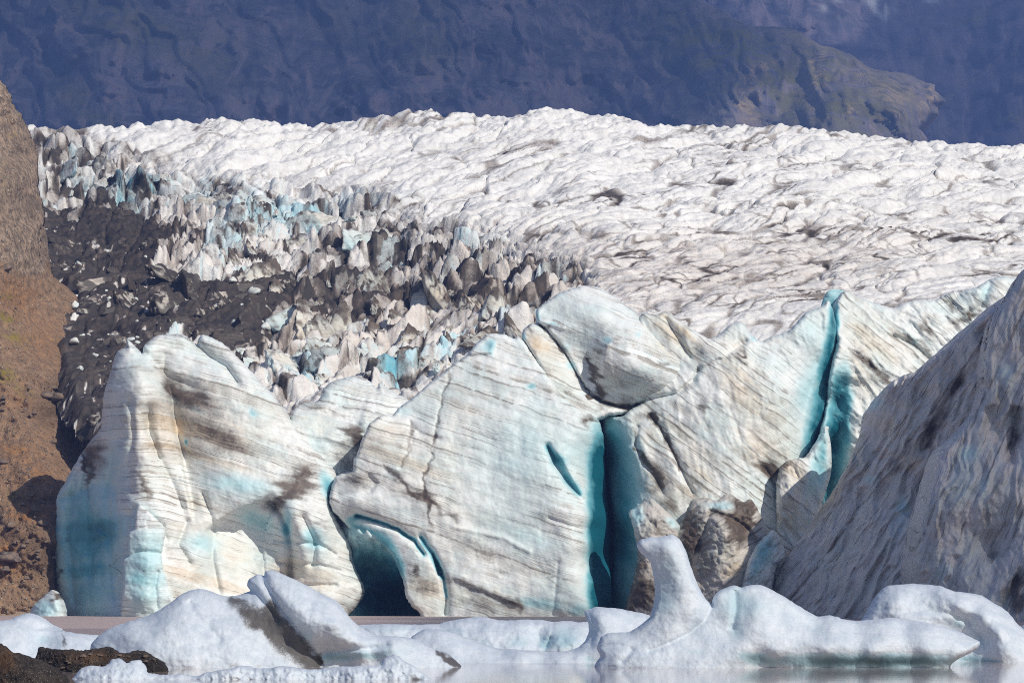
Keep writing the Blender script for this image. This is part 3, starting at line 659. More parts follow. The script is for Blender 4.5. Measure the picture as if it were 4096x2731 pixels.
A = relief("ice_tower", np.concatenate([c1((262, 1340), (268, 1275), (255, 1180), (243, 1050), (240, 930), (247, 840), (246, 760), (262, 725), (300, 660), (340, 590), (388, 515), (440, 452), (447, 380), (455, 300), (480, 220), (500, 150), (520, 110), (549, 95), (556, 69), (575, 80), (600, 102), (622, 126), (634, 88), (680, 50), (740, 40), (800, 42), (840, 66), (862, 84), (872, 58), (895, 42), (945, 62), (990, 90), (1040, 140), (1100, 200), (1150, 258), (1200, 312), (1250, 375), (1290, 440), (1340, 505), (1400, 565), (1440, 610), (1478, 655)),
      c2((262, 700), (240, 740), (238, 785), (268, 850), (298, 900), (328, 960), (345, 1050), (385, 1140), (392, 1165), (375, 1205), (340, 1250), (322, 1270), (318, 1340))]),
      504., 4.6,
      C(c1, (520, 300, 1.5), (530, 500, 1.5), (545, 650, 0), (262, 1300, 14), (240, 900, 14), (270, 720, 13), (390, 515, 11), (450, 380, 7), (500, 150, 5), (555, 75, 3), (600, 200, -1), (615, 330, -2.5), (590, 420, -2.5), (600, 560, -3.5), (605, 700, -4), (590, 800, -4.5), (565, 900, -5), (545, 1040, -5), (535, 1300, -5),
        (470, 480, 3.5), (480, 700, 5), (400, 900, 7.5), (430, 1100, 5), (350, 1250, 8), (450, 1300, 3), (440, 1000, 4.5),
        (680, 300, -1), (735, 230, 3.2), (760, 380, 2.4), (660, 400, .8), (700, 560, -1), (780, 620, 1.4), (700, 760, -3), (800, 800, -1.4), (730, 950, -4.5), (720, 1270, -5.5),
        (640, 120, 5), (740, 60, 7), (860, 110, 7), (900, 60, 8), (900, 250, 3), (1000, 330, 2.5), (900, 430, .8), (1100, 420, 2), (1250, 480, 3), (1000, 640, -1), (1150, 640, 0), (1350, 600, 2), (1440, 650, 3),
        (900, 800, -2.4), (1050, 770, -2.4), (1180, 740, -2.2), (1000, 900, 1.5), (1100, 900, 3.0), (1180, 880, 3.2), (1040, 1050, 0.5), (1150, 1060, 1.6), (1200, 1000, 3), (900, 950, -2.0), (860, 1100, -3.5), (1000, 1280, -2.0), (1200, 1280, 0),
        (1260, 850, -2.6), (1250, 1000, .5), (1275, 1100, 2), (1310, 960, -1.6), (1360, 900, -1.5), (1420, 900, -.8), (1400, 1050, -1.2), (1450, 1200, -.5), (1330, 1200, -.6)) + C(c2, (262, 720, 2), (300, 920, 3), (345, 1060, 3), (385, 1150, 2.5), (325, 1300, 4)),
      ICE, R=28, Rd=2.2, thick=8, strata=(0, strataA), srip=.07, seed=101, jag=3,
      lumps=((.8, 170.), (.12, 50.), (.05, 14.)),
      mods=[('step', c1((640, 120), (720, 230), (745, 350), (770, 480), (800, 600), (830, 760), (850, 870)), 90, 2.6), ('gsharp', c1((655, 372), (648, 450), (688, 560), (740, 660), (800, 800)), 18, 1.3), ('step', c1((1235, 800), (1190, 762), (1080, 800), (970, 855), (890, 910)), 110, 2.4), ('gsharp', c1((335, 640), (305, 800), (300, 950), (325, 1220)), 12, 1.1), ('gsharp', c1((400, 560), (385, 760), (400, 900), (395, 1100)), 12, 1.3), ('gsharp', c1((490, 560), (470, 760), (480, 960), (505, 1200)), 12, 1.2), ('gsharp', c1((260, 760), (340, 740), (420, 690)), 10, .8), ('gsharp', c1((570, 330), (585, 480), (560, 600), (570, 720)), 14, .9),
            ('gsharp', c1((1180, 770), (1230, 830), (1262, 900), (1275, 1000), (1272, 1100)), 14, 2.4), ('gsharp', c1((720, 130), (720, 230), (760, 330), (775, 470), (810, 560)), 26, 1.35),
            ('step', c1((520, 1270), (540, 1050), (560, 900), (590, 800)), 40, 2.0), ('gsharp', c1((862, 84), (920, 140), (990, 180), (1040, 250)), 12, 1.35), ('gsharp', c1((640, 130), (700, 190), (760, 240), (840, 270)), 20, 1.2),
            ('gsharp', c1((590, 800), (700, 860), (730, 940)), 10, 0.75), ('gsharp', c1((560, 900), (640, 885), (715, 880)), 8, 0.6), ('gsharp', c1((890, 740), (940, 880), (930, 1020), (960, 1170)), 10, 0.9), ('gsharp', c1((830, 1040), (780, 960), (820, 860)), 14, 1.05),
            ('gsharp', c1((430, 880), (480, 930), (420, 960)), 14, 1.2), ('gsharp', c1((370, 540), (380, 640), (360, 720)), 10, 1.2), ('gsharp', c1((500, 700), (520, 900), (500, 1100)), 16, 0.9), ('groove', c1((420, 1270), (415, 1150), (430, 1050)), 14, -.7),
            ('groove', c1((640, 380), (655, 470), (700, 600)), 18, .7), ('gsharp', c1((1330, 840), (1380, 950), (1370, 1050)), 12, 1.2), ('groove', c1((1190, 940), (1400, 960), (1480, 1010)), 8, .5), ('groove', c1((1190, 1120), (1330, 1140), (1490, 1140)), 8, .5), ('groove', c1((1200, 1040), (1400, 1050), (1500, 1080)), 7, .4)],
      dirt=[E(c1, 840, 310, 120, 55, 25, .55), E(c1, 760, 280, 60, 30, 60, .45), E(c1, 880, 450, 160, 40, 20, .30), E(c1, 1000, 540, 120, 40, 15, .25), E(c1, 1290, 710, 90, 70, 0, .75), E(c1, 1340, 640, 60, 60, 0, .45), E(c1, 1250, 780, 40, 50, 0, .5), E(c1, 640, 690, 30, 60, -20, .55), E(c1, 660, 760, 30, 50, -30, .35), E(c1, 720, 950, 30, 120, -15, .35), E(c1, 930, 800, 40, 70, -30, .35), E(c1, 780, 980, 40, 50, 0, .3),
            E(c1, 560, 110, 40, 30, 0, .45), E(c1, 370, 620, 16, 90, 10, .6), E(c1, 430, 550, 50, 80, 0, .35), E(c1, 245, 1100, 10, 120, 0, .55), E(c1, 620, 180, 60, 30, 20, .3), E(c1, 600, 300, 120, 10, 0, .2), E(c1, 810, 560, 60, 60, 0, .25), E(c1, 1410, 870, 40, 40, 40, .5), E(c1, 1240, 1180, 60, 30, 0, .25), E(c1, 1230, 900, 16, 160, 0, .25), E(c1, 520, 1060, 10, 90, 0, .5), L(c1, ((335, 640), (305, 800), (300, 950), (325, 1220)), 9, .25), L(c1, ((400, 560), (385, 760), (400, 900)), 14, .3), E(c1, 420, 620, 90, 90, 0, .3), E(c1, 900, 380, 300, 120, 18, .2), E(c1, 1100, 560, 240, 80, 15, .15), E(c1, 1000, 1150, 260, 120, 0, .14), E(c1, 700, 560, 60, 200, 0, .15), E(c1, 950, 430, 420, 200, 15, .13), E(c1, 560, 500, 160, 300, 0, .12)],
      blue=[E(c1, 380, 1000, 170, 300, 0, .62), E(c1, 460, 900, 70, 60, -30, .30), E(c1, 320, 800, 80, 120, 0, .2), E(c1, 500, 600, 60, 160, 10, .2), E(c1, 640, 850, 60, 60, 0, .25), E(c1, 1040, 700, 200, 60, 8, .30), E(c1, 1130, 860, 110, 60, 20, .36), E(c1, 880, 960, 110, 70, 0, .25), E(c1, 1260, 880, 22, 90, 0, .45), E(c1, 1440, 710, 30, 70, -20, .6), E(c1, 1370, 930, 60, 60, 0, .3), E(c1, 1110, 385, 26, 22, 0, .4), E(c1, 820, 515, 10, 14, 0, .7), E(c1, 860, 370, 60, 20, 20, .2), E(c1, 540, 200, 60, 40, 0, .12), E(c1, 1200, 560, 200, 40, 20, .12), E(c1, 1150, 1020, 120, 80, 0, .16), E(c1, 1390, 1010, 100, 100, 0, .14), E(c1, 1480, 790, 30, 60, 0, .5)],
      warm=[E(c1, 850, 470, 200, 120, 20, .5), E(c1, 1050, 1100, 260, 160, 0, .45), E(c1, 1350, 1050, 160, 160, 0, .4), E(c1, 700, 480, 80, 160, 0, .4), E(c1, 860, 830, 80, 90, 0, .4), E(c1, 790, 1080, 80, 120, 0, .4), E(c1, 900, 500, 500, 300, 10, .25)])
fresh = relief("fresh_ice_face", c1((535, 1330), (528, 1255), (536, 1180), (540, 1080), (537, 1030), (560, 1005), (560, 930), (566, 905), (590, 882), (594, 820), (606, 785), (640, 800), (668, 830), (700, 862), (722, 890), (716, 950), (706, 1010), (716, 1080), (732, 1130), (750, 1180), (766, 1215), (772, 1330)), 496.9, 4., C(c1, (536, 1290, 2), (540, 1060, 1.6), (562, 930, 1.2), (596, 840, 1.4), (608, 790, 2), (640, 900, -.8), (640, 860, 0), (620, 960, -.8), (650, 1060, -1.6), (700, 870, 1), (715, 920, 1.2), (700, 1020, .6), (640, 1200, -1.8), (720, 1130, .6), (765, 1260, .8), (580, 1150, -.8), (690, 1200, -.8)), ICE, R=12, Rd=.7, thick=5., strata=(.05, None), srip=.08, seed=105, jag=3, lumps=((.35, 60.), (.12, 24.)),
      mods=[('gsharp', c1((560, 905), (640, 885), (720, 885)), 7, .6), ('gsharp', c1((540, 1015), (620, 990), (706, 1000)), 7, .4), ('gsharp', c1((690, 1080), (680, 1150), (690, 1240)), 6, .5)], blue=[E(c1, 640, 1060, 140, 260, 0, .30), E(c1, 600, 1120, 50, 120, 0, .12), E(c1, 650, 860, 60, 40, 0, -.14)], parent=A)
fresh.matrix_parent_inverse = A.matrix_basis.inverted()
tag(fresh, "smooth fresh turquoise ice face at the foot of the tower")
tag(A, "tall banded ice tower left of the blue cave, with a shaded turquoise left face", "ice tower", FRONT)

small = relief("ice_chunk", c1((128, 1310), (132, 1255), (150, 1222), (185, 1195), (205, 1172), (232, 1160), (250, 1170), (266, 1205), (282, 1262), (286, 1310)), 505., 4, C(c1, (130, 1260, 2), (205, 1180, 2), (230, 1220, -2), (280, 1260, -1), (200, 1300, -2)), ICE, R=30, Rd=2, thick=5, seed=131, lumps=((.5, 50.), (.2, 18.)),
               blue=[E(c1, 200, 1240, 90, 60, 0, .3)], dirt=[E(c1, 228, 1190, 14, 30, 0, .7), E(c1, 215, 1210, 40, 14, 20, .3)])
tag(small, "low pale blue ice chunk at the water under the brown hillside", "ice chunk")

B = relief("ice_slab", c2((20, 560), (60, 420), (72, 385), (100, 352), (150, 338), (192, 328), (210, 280), (250, 248), (300, 232), (352, 222), (400, 236), (430, 258), (446, 274), (460, 252), (500, 280), (545, 305), (585, 330), (640, 420), (600, 560), (480, 700), (330, 800), (180, 800)), 511., 4.6,
           C(c2, (72, 385, 1), (200, 330, 3), (350, 225, 7), (500, 280, 7), (300, 330, 4), (150, 430, 0), (280, 470, 0), (200, 580, -1), (300, 620, 1), (390, 450, 1.5), (360, 560, 2.5), (340, 640, 3), (450, 380, 3), (550, 350, 6), (200, 750, 1)),
           ICE, R=40, Rd=2.6, thick=12, strata=(.22, None), srip=.1, seed=141, lumps=((.6, 110.), (.3, 40.)), mods=[('step', c2((80, 380), (200, 390), (300, 430), (390, 450)), 60, 1.2)],
           dirt=[E(c2, 345, 480, 50, 50, 0, .85), E(c2, 310, 610, 60, 40, 20, .55), E(c2, 370, 560, 30, 90, 0, .5), E(c2, 70, 400, 16, 30, 0, .7), E(c2, 220, 400, 150, 30, 18, .3), E(c2, 160, 360, 80, 20, 0, .25), E(c2, 300, 480, 20, 30, 0, .3)],
           blue=[E(c2, 200, 520, 120, 60, 0, .14), E(c2, 300, 640, 60, 30, 0, .2)], warm=[E(c2, 200, 430, 120, 40, 15, .5)])
tag(B, "low rounded ice slab wedged between the banded tower and the broad striped slab", "ice slab", FRONT)

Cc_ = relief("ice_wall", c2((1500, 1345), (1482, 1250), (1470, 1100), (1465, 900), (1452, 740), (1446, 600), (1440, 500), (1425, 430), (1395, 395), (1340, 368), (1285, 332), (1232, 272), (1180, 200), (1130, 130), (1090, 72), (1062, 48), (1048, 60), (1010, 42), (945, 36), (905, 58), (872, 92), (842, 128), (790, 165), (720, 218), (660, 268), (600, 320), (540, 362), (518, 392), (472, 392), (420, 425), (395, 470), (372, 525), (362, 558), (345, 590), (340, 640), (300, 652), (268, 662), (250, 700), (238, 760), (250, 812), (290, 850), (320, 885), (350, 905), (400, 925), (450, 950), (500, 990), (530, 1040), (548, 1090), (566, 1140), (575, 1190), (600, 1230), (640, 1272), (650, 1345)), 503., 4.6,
      C(c2, (1480, 1300, 15), (1470, 1000, 15), (1455, 760, 13), (1445, 560, 9), (1420, 430, 5), (1350, 375, 3), (1180, 200, 4), (1060, 50, 7), (940, 40, 7), (840, 130, 6), (720, 220, 5), (600, 320, 4), (520, 392, 3.5), (420, 430, 1), (370, 530, .5), (340, 640, 1), (250, 700, 2), (245, 780, 1),
        (1425, 1230, -3), (1400, 1120, -3), (1375, 960, -3.2), (1370, 830, -2.6), (1350, 770, -1.6), (1330, 640, .2), (1290, 560, .6), (1370, 480, 1.6), (1410, 1300, -3.5), (1440, 1250, 3), (1415, 1050, 4), (1405, 900, 5), (1400, 720, 5), (1400, 560, 4),
        (800, 400, 2), (900, 200, 4), (1000, 400, 1.5), (1000, 600, 0), (1000, 800, -1.5), (1000, 1000, -2.6), (1000, 1270, -3.6), (1200, 900, -2.4), (1200, 1100, -3.2), (1250, 1290, -3.8), (700, 700, -.5), (700, 900, -1.5), (800, 1100, -2.5), (850, 1290, -3), (1150, 400, 1.6),
        (480, 480, .2), (450, 600, .3), (550, 520, .5), (400, 700, .4), (350, 780, -.8), (480, 840, -.8), (600, 900, -1.2), (560, 960, -1.6), (480, 930, 0), (400, 900, 1.5), (340, 890, 3), (620, 1060, -2.4), (600, 1200, -2.4), (680, 1280, -2.6), (575, 1120, -1)),
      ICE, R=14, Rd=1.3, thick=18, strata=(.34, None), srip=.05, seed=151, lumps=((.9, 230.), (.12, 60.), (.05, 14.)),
      mods=[('gsharp', c2((360, 835), (440, 858), (540, 895), (610, 945), (650, 1000)), 7, 1.6), ('gsharp', c2((640, 930), (690, 1000), (725, 1075), (740, 1110), (752, 1190), (745, 1265)), 9, 1.4), ('poly', c2((690, 1000), (735, 1070), (735, 1100), (712, 1095)), 5, 1.6),
            ('gsharp', c2((775, 195), (740, 290), (712, 420), (690, 560), (660, 650), (650, 760)), 6, .22), ('gsharp', c2((600, 430), (600, 520), (550, 620)), 6, .2), ('step', c2((250, 760), (330, 745), (420, 735), (450, 690), (400, 640)), 40, .8), ('gsharp', c2((590, 430), (640, 480), (720, 500)), 8, .3),
            ('gsharp', c2((1195, 530), (1230, 610), (1290, 700), (1345, 770)), 10, 1.2), ('poly', c2((1196, 532), (1250, 590), (1300, 680), (1340, 750), (1270, 690), (1215, 610)), 10, .9), ('gsharp', c2((1200, 845), (1290, 880), (1385, 890)), 5, .25), ('gsharp', c2((1240, 1040), (1230, 1150), (1220, 1270)), 6, .25),
            ('step', c2((770, 1100), (880, 1150), (980, 1190), (1090, 1240)), 30, -.8), ('gsharp', c2((480, 630), (600, 720), (700, 790), (800, 860)), 7, .12), ('step', c2((840, 130), (900, 125), (950, 120), (970, 70)), 24, -.9), ('groove', c2((760, 880), (1000, 930), (1130, 1000)), 10, -.25)],
      dirt=[L(c2, ((775, 195), (740, 300), (708, 450), (690, 560), (658, 650), (660, 760), (690, 880)), 9, .55), L(c2, ((600, 430), (595, 520), (550, 620)), 9, .45), L(c2, ((480, 630), (600, 730), (680, 780), (800, 860)), 14, .45), E(c2, 640, 750, 40, 30, 30, .5), E(c2, 700, 500, 30, 30, 0, .35), L(c2, ((750, 1100), (860, 1145), (960, 1180), (1080, 1235)), 24, .5), E(c2, 880, 960, 130, 50, 20, .32), E(c2, 660, 1150, 80, 60, 10, .55), E(c2, 630, 1080, 26, 24, 0, .6), E(c2, 860, 1210, 120, 30, 15, .35),
            E(c2, 400, 700, 70, 40, 10, .45), E(c2, 340, 680, 60, 30, 0, .35), E(c2, 460, 520, 80, 60, 0, .2), E(c2, 1375, 420, 40, 40, 0, .6), E(c2, 1330, 390, 60, 20, 20, .4), E(c2, 1230, 1150, 12, 110, 0, .35), E(c2, 560, 460, 60, 30, 20, .3), E(c2, 1150, 320, 60, 30, 40, .15), E(c2, 500, 640, 50, 16, 30, .3), E(c2, 820, 740, 90, 16, 17, .12), E(c2, 980, 1080, 30, 14, 30, .35), E(c2, 1000, 1230, 200, 30, 0, .2), E(c2, 800, 800, 260, 60, 25, .16), E(c2, 950, 1020, 260, 60, 28, .2), E(c2, 560, 700, 120, 120, 30, .15), E(c2, 1150, 250, 60, 200, -30, .12)],
      blue=[E(c2, 1435, 950, 52, 400, 0, 1.7), E(c2, 1425, 620, 36, 120, 0, .9), E(c2, 1440, 1150, 40, 160, 0, .8), L(c2, ((360, 835), (440, 858), (540, 895), (610, 945), (655, 1005)), 8, .75), L(c2, ((640, 930), (690, 1000), (722, 1080), (735, 1100)), 12, .6), E(c2, 720, 1060, 16, 40, -20, .5), L(c2, ((742, 1110), (754, 1190)), 9, .4), E(c2, 380, 895, 60, 22, 20, .7), E(c2, 480, 950, 70, 30, 40, .7), E(c2, 540, 1060, 26, 70, -15, .7), E(c2, 345, 850, 40, 20, 0, .5),  # right-edge ellipses darken the wall in colour for the neighbouring block's shadow
            L(c2, ((1200, 540), (1230, 590), (1280, 670), (1330, 740)), 16, .55), E(c2, 1250, 590, 30, 20, 40, .4), E(c2, 1330, 560, 90, 160, 0, .14), E(c2, 1150, 960, 220, 70, 20, .16), E(c2, 1250, 1180, 160, 90, 0, .16), E(c2, 1120, 270, 20, 16, 0, .4), E(c2, 1150, 330, 60, 60, 0, .10), E(c2, 560, 380, 50, 30, 0, .2), E(c2, 1150, 1220, 120, 30, 10, .25), E(c2, 1330, 1250, 40, 30, 0, .3), E(c2, 920, 90, 50, 30, -20, .22), E(c2, 950, 100, 20, 40, 0, .25), E(c2, 700, 350, 120, 90, 0, .06), E(c2, 1385, 1000, 16, 260, 0, .22), E(c2, 1000, 700, 300, 300, 0, .12), E(c2, 1100, 500, 200, 200, 0, .12)],
      warm=[E(c2, 480, 500, 110, 100, 0, .5), E(c2, 640, 640, 140, 120, 20, .35), E(c2, 800, 430, 100, 160, 0, .25), E(c2, 660, 1180, 100, 80, 0, .6), E(c2, 900, 900, 260, 120, 20, .2), E(c2, 1280, 1200, 140, 90, 0, .3), E(c2, 1340, 640, 50, 80, 0, .3), E(c2, 1000, 1200, 200, 60, 10, .3)])
tag(Cc_, "broad striped white ice wall between the blue cave and the dark vertical crevasse", "ice wall", FRONT)

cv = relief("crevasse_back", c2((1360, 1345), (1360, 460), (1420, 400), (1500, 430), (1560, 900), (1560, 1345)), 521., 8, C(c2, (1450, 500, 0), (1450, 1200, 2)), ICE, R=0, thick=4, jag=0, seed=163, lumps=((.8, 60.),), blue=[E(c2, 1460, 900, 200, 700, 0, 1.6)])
tag(cv, "deep blue ice inside the dark vertical crevasse", "crevasse ice", FRONT)

# back of the cave and of the crevasses: solid blue ice behind the front towers
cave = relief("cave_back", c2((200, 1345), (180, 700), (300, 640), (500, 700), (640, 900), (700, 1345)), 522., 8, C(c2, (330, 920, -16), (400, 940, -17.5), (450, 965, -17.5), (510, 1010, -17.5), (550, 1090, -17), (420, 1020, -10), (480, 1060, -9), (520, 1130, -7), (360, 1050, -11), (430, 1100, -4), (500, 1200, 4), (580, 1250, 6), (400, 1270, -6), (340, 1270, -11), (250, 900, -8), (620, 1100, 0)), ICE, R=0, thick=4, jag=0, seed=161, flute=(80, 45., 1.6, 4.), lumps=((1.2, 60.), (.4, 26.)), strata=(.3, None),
              blue=[L(c2, ((330, 900), (400, 935), (460, 970), (520, 1030), (555, 1120)), 40, .28), E(c2, 430, 1040, 160, 90, 30, .35), E(c2, 360, 1080, 60, 120, 0, .2), E(c2, 490, 1200, 220, 160, 0, 1.0), E(c2, 430, 930, 90, 30, 30, -.15)], warm=[])  # blue paint carries the cave's shade low down and glow along the ceiling
tag(cave, "dark blue ice at the back of the cave under the striped wall", "ice cave", FRONT)

Dd = relief("ice_dome", k4((200, 560), (203, 505), (235, 465), (285, 432), (320, 430), (318, 340), (335, 300), (400, 250), (480, 190), (560, 145), (650, 120), (730, 98), (800, 95), (880, 110), (950, 140), (1020, 185), (1090, 240), (1150, 290), (1190, 300), (1225, 350), (1290, 440), (1400, 560), (1520, 660), (1620, 740), (1720, 800), (1790, 800), (1760, 870), (1740, 920), (1680, 980), (1620, 1030), (1560, 1080), (1440, 1095), (1320, 1110), (1300, 1170), (1220, 1190), (1160, 1220), (1080, 1250), (980, 1260), (880, 1300), (700, 1280), (560, 1150), (440, 980), (350, 820), (280, 690)), 508., 3.6,
      C(k4, (210, 510, 3), (320, 430, 4), (330, 320, 6), (500, 190, 7), (780, 100, 8), (1000, 180, 8), (1200, 330, 7), (1500, 650, 4), (1720, 800, 2.4), (700, 300, 4), (900, 300, 3), (600, 480, 3), (800, 560, 3.4), (1000, 480, 1.5), (1150, 480, 1.2), (700, 700, 4), (850, 800, 4.4), (800, 950, 4), (600, 650, 4.6), (430, 520, 4), (480, 620, 3.4), (380, 620, 1), (500, 820, .5), (620, 800, 3.2), (620, 950, .2), (760, 1000, 3.6), (800, 1120, .4), (1000, 1200, 1), (1150, 1220, 2.4), (900, 1090, 3.4), (1100, 1130, 3), (1290, 1150, 3.4),
        (960, 640, -.6), (1050, 590, -.2), (920, 800, -.8), (920, 950, .2), (1000, 1020, 1.2), (1200, 1080, 2), (1100, 800, -2.6), (1250, 700, -1.6), (1300, 900, -2.0), (1450, 800, -1), (1450, 1000, .2), (1550, 950, .8), (1640, 900, 1.6), (1740, 850, 2.6), (1560, 1080, 2.6)),
      ICE, R=16, Rd=1.4, thick=18, strata=(.42, None), srip=.07, seed=171, lumps=((.4, 150.), (.16, 40.)), jag=2,
      mods=[('gsharp', k4((330, 430), (420, 500), (500, 600), (580, 700), (640, 800), (690, 900), (750, 1000), (830, 1080), (930, 1140), (1040, 1170), (1180, 1180), (1280, 1150)), 5, 1.5), ('step', k4((1240, 580), (1100, 580), (1000, 585), (950, 625), (930, 700), (910, 800), (905, 900), (930, 980)), 26, -1.2),
            ('step', k4((320, 430), (400, 430), (480, 460), (600, 490)), 16, -.6), ('gsharp', k4((1240, 340), (1300, 400), (1480, 600), (1640, 740)), 7, .5)],
      dirt=[L(k4, ((330, 430), (420, 500), (500, 600), (580, 700), (640, 800), (690, 900), (750, 1000), (830, 1080), (930, 1140), (1040, 1170), (1180, 1185), (1280, 1160)), 12, .6), E(k4, 860, 900, 50, 160, -8, .8), E(k4, 850, 650, 60, 40, 30, .6), E(k4, 820, 780, 40, 40, 20, .55), E(k4, 900, 1050, 160, 60, 15, .55), E(k4, 470, 430, 80, 24, 15, .55), E(k4, 290, 480, 90, 36, 40, .6), E(k4, 430, 830, 90, 60, 50, .45), E(k4, 600, 1050, 200, 50, 40, .35), E(k4, 1000, 1200, 200, 50, 0, .5), E(k4, 1440, 790, 50, 70, -35, .55), E(k4, 1560, 990, 90, 50, 10, .6), E(k4, 1720, 860, 50, 30, 0, .6), E(k4, 1300, 1080, 120, 24, 0, .4), E(k4, 1050, 980, 120, 50, 0, .4), E(k4, 560, 620, 60, 60, 50, .35), E(k4, 510, 280, 90, 40, 20, .2), E(k4, 1150, 1140, 160, 50, 0, .45), E(k4, 360, 450, 60, 30, 30, .5)],
      blue=[E(k4, 340, 370, 30, 60, 0, .4), E(k4, 470, 440, 70, 16, 15, .35), E(k4, 950, 590, 60, 40, -30, .3), E(k4, 1240, 530, 40, 40, -40, .2), E(k4, 640, 810, 50, 40, 40, .3), E(k4, 600, 640, 60, 60, 40, .2), E(k4, 800, 350, 400, 200, 20, .08), E(k4, 210, 550, 24, 40, 0, .35), E(k4, 1680, 910, 60, 30, -20, .22)],
      warm=[E(k4, 330, 650, 120, 160, -30, .75), E(k4, 520, 880, 160, 100, 45, .6), E(k4, 1400, 450, 120, 60, 40, .7), E(k4, 960, 700, 60, 110, 10, .5), E(k4, 1500, 600, 110, 100, 40, .4), E(k4, 1000, 900, 160, 100, 0, .3)])
tag(Dd, "smooth white ice dome with a dark curved fold above the vertical crevasse", "ice dome", FRONT)

Ee = relief("ice_cliff", c3((405, 1345), (407, 1200), (412, 1050), (400, 920), (385, 800), (378, 700), (372, 620), (384, 598), (440, 604), (475, 575), (520, 545), (500, 470), (480, 330), (500, 250), (525, 225), (560, 235), (600, 222), (640, 245), (700, 290), (760, 320), (800, 300), (840, 265), (880, 262), (905, 300), (945, 330), (990, 310), (1040, 296), (1070, 268), (1110, 225), (1160, 205), (1188, 184), (1200, 200), (1222, 300), (1205, 420), (1190, 520), (1165, 640), (1125, 740), (1105, 760), (1100, 900), (1060, 1100), (1030, 1345)), 506., 4.6,
      C(c3, (405, 1300, 13), (410, 1000, 13), (385, 760, 12), (375, 620, 7), (440, 608, 2.5), (470, 660, 1), (500, 720, .5), (530, 800, 0), (555, 880, -1), (520, 900, 0), (470, 960, 1), (440, 900, 7), (430, 750, 6), (455, 800, 4), (470, 1300, 2), (600, 1300, -3), (520, 570, 3.4), (500, 640, 2), (560, 620, 1.6), (600, 560, 2), (540, 700, 1.5), (600, 700, .4), (580, 820, .5), (650, 820, -1), (640, 920, -1.5), (700, 700, 0), (800, 700, -1), (700, 870, -1.6), (850, 900, -2.2), (900, 1250, -3.5), (720, 560, 1), (720, 440, 2), (830, 385, 2.4), (880, 400, 1.6), (900, 500, 1), (880, 620, 0), (960, 680, 0), (960, 400, 2.6), (1000, 600, .6), (1040, 500, 2), (1080, 740, 1.6), (1100, 600, 4), (1090, 680, 3), (1110, 450, 4.4), (1160, 330, 5), (1185, 200, 7), (1205, 330, 9), (1190, 500, 9.5), (1150, 680, 9), (1110, 755, 8), (980, 780, 1), (1000, 1000, -1), (1010, 1300, -2),
        (560, 260, 6), (620, 260, 6.4), (700, 330, 5), (780, 360, 4), (860, 300, 7), (950, 350, 5.5), (1040, 310, 5), (640, 400, 4)),
      ICE, R=20, Rd=1.6, thick=18, strata=(.75, None), srip=.06, seed=181, lumps=((.6, 170.), (.18, 50.), (.07, 16.)), jag=2.5, flute=(75, 70., .25, 5.),
      mods=[('gsharp', c3((545, 600), (580, 640), (600, 680), (640, 760), (700, 880)), 7, .9), ('gsharp', c3((500, 640), (490, 700), (520, 770), (560, 820), (590, 880)), 7, .8), ('step', c3((720, 430), (790, 390), (860, 385), (900, 420)), 20, -.8), ('gsharp', c3((520, 545), (640, 520), (700, 470), (720, 430)), 6, 1.0), ('gsharp', c3((960, 790), (1000, 860), (1020, 940)), 9, .9), ('step', c3((1180, 200), (1170, 330), (1130, 500), (1095, 620), (1088, 750)), 22, -.6),
            ('bump', *c3((680, 280))[0], 60, 90, .6, -1.4), ('bump', *c3((860, 290))[0], 70, 50, 0, -1.5), ('bump', *c3((760, 350))[0], 60, 50, .4, -1.2), ('bump', *c3((930, 330))[0], 60, 40, 0, -1.2), ('gsharp', c3((600, 250), (650, 330), (690, 390)), 10, .8), ('gsharp', c3((890, 330), (860, 350), (820, 380)), 10, .9), ('gsharp', c3((830, 570), (870, 670), (880, 760)), 8, .25)],
      dirt=[E(c3, 560, 830, 50, 90, -30, .6), L(c3, ((545, 600), (580, 640), (610, 700), (660, 800)), 9, .6), L(c3, ((490, 640), (495, 720), (540, 780), (590, 850)), 11, .5), E(c3, 520, 600, 60, 26, 0, .55), E(c3, 730, 580, 60, 40, 40, .4), E(c3, 760, 580, 20, 30, 0, .4), E(c3, 680, 500, 50, 20, -20, .4), E(c3, 875, 375, 22, 16, 0, .9), E(c3, 980, 790, 40, 40, 30, .75), E(c3, 1000, 870, 20, 90, -15, .6), E(c3, 620, 930, 50, 40, 0, .5), E(c3, 800, 500, 30, 20, 0, .3), E(c3, 600, 720, 80, 80, 0, .2), E(c3, 670, 880, 60, 30, 40, .3), E(c3, 450, 620, 40, 20, 0, .4)],
      blue=[E(c3, 450, 900, 70, 300, 0, .42), E(c3, 430, 1150, 50, 200, 0, .4), E(c3, 405, 700, 40, 120, 0, .35), E(c3, 395, 1000, 14, 300, 0, .5), E(c3, 1150, 640, 36, 130, 15, .9), E(c3, 1190, 400, 26, 180, 10, .9), E(c3, 1205, 240, 14, 60, 0, .6), E(c3, 1120, 500, 60, 140, 20, .28), E(c3, 1120, 300, 70, 90, 20, .18), E(c3, 1000, 420, 60, 90, 0, .12), E(c3, 920, 320, 24, 14, 0, .3), E(c3, 900, 262, 14, 10, 0, .4)],  # right-edge ellipses darken the blue ice where the ridge's shadow falls
      warm=[E(c3, 870, 450, 60, 160, -10, .55), E(c3, 620, 280, 90, 40, 40, .8), E(c3, 700, 330, 60, 40, 40, .5), E(c3, 720, 800, 60, 120, -25, .5), E(c3, 960, 720, 90, 60, 30, .6), E(c3, 560, 680, 60, 60, 0, .4), E(c3, 960, 600, 120, 120, 0, .3), E(c3, 640, 900, 120, 60, 0, .4)])
tag(Ee, "cream fluted ice face between the dark vertical crevasse and the bright blue crevasse", "ice cliff", FRONT)

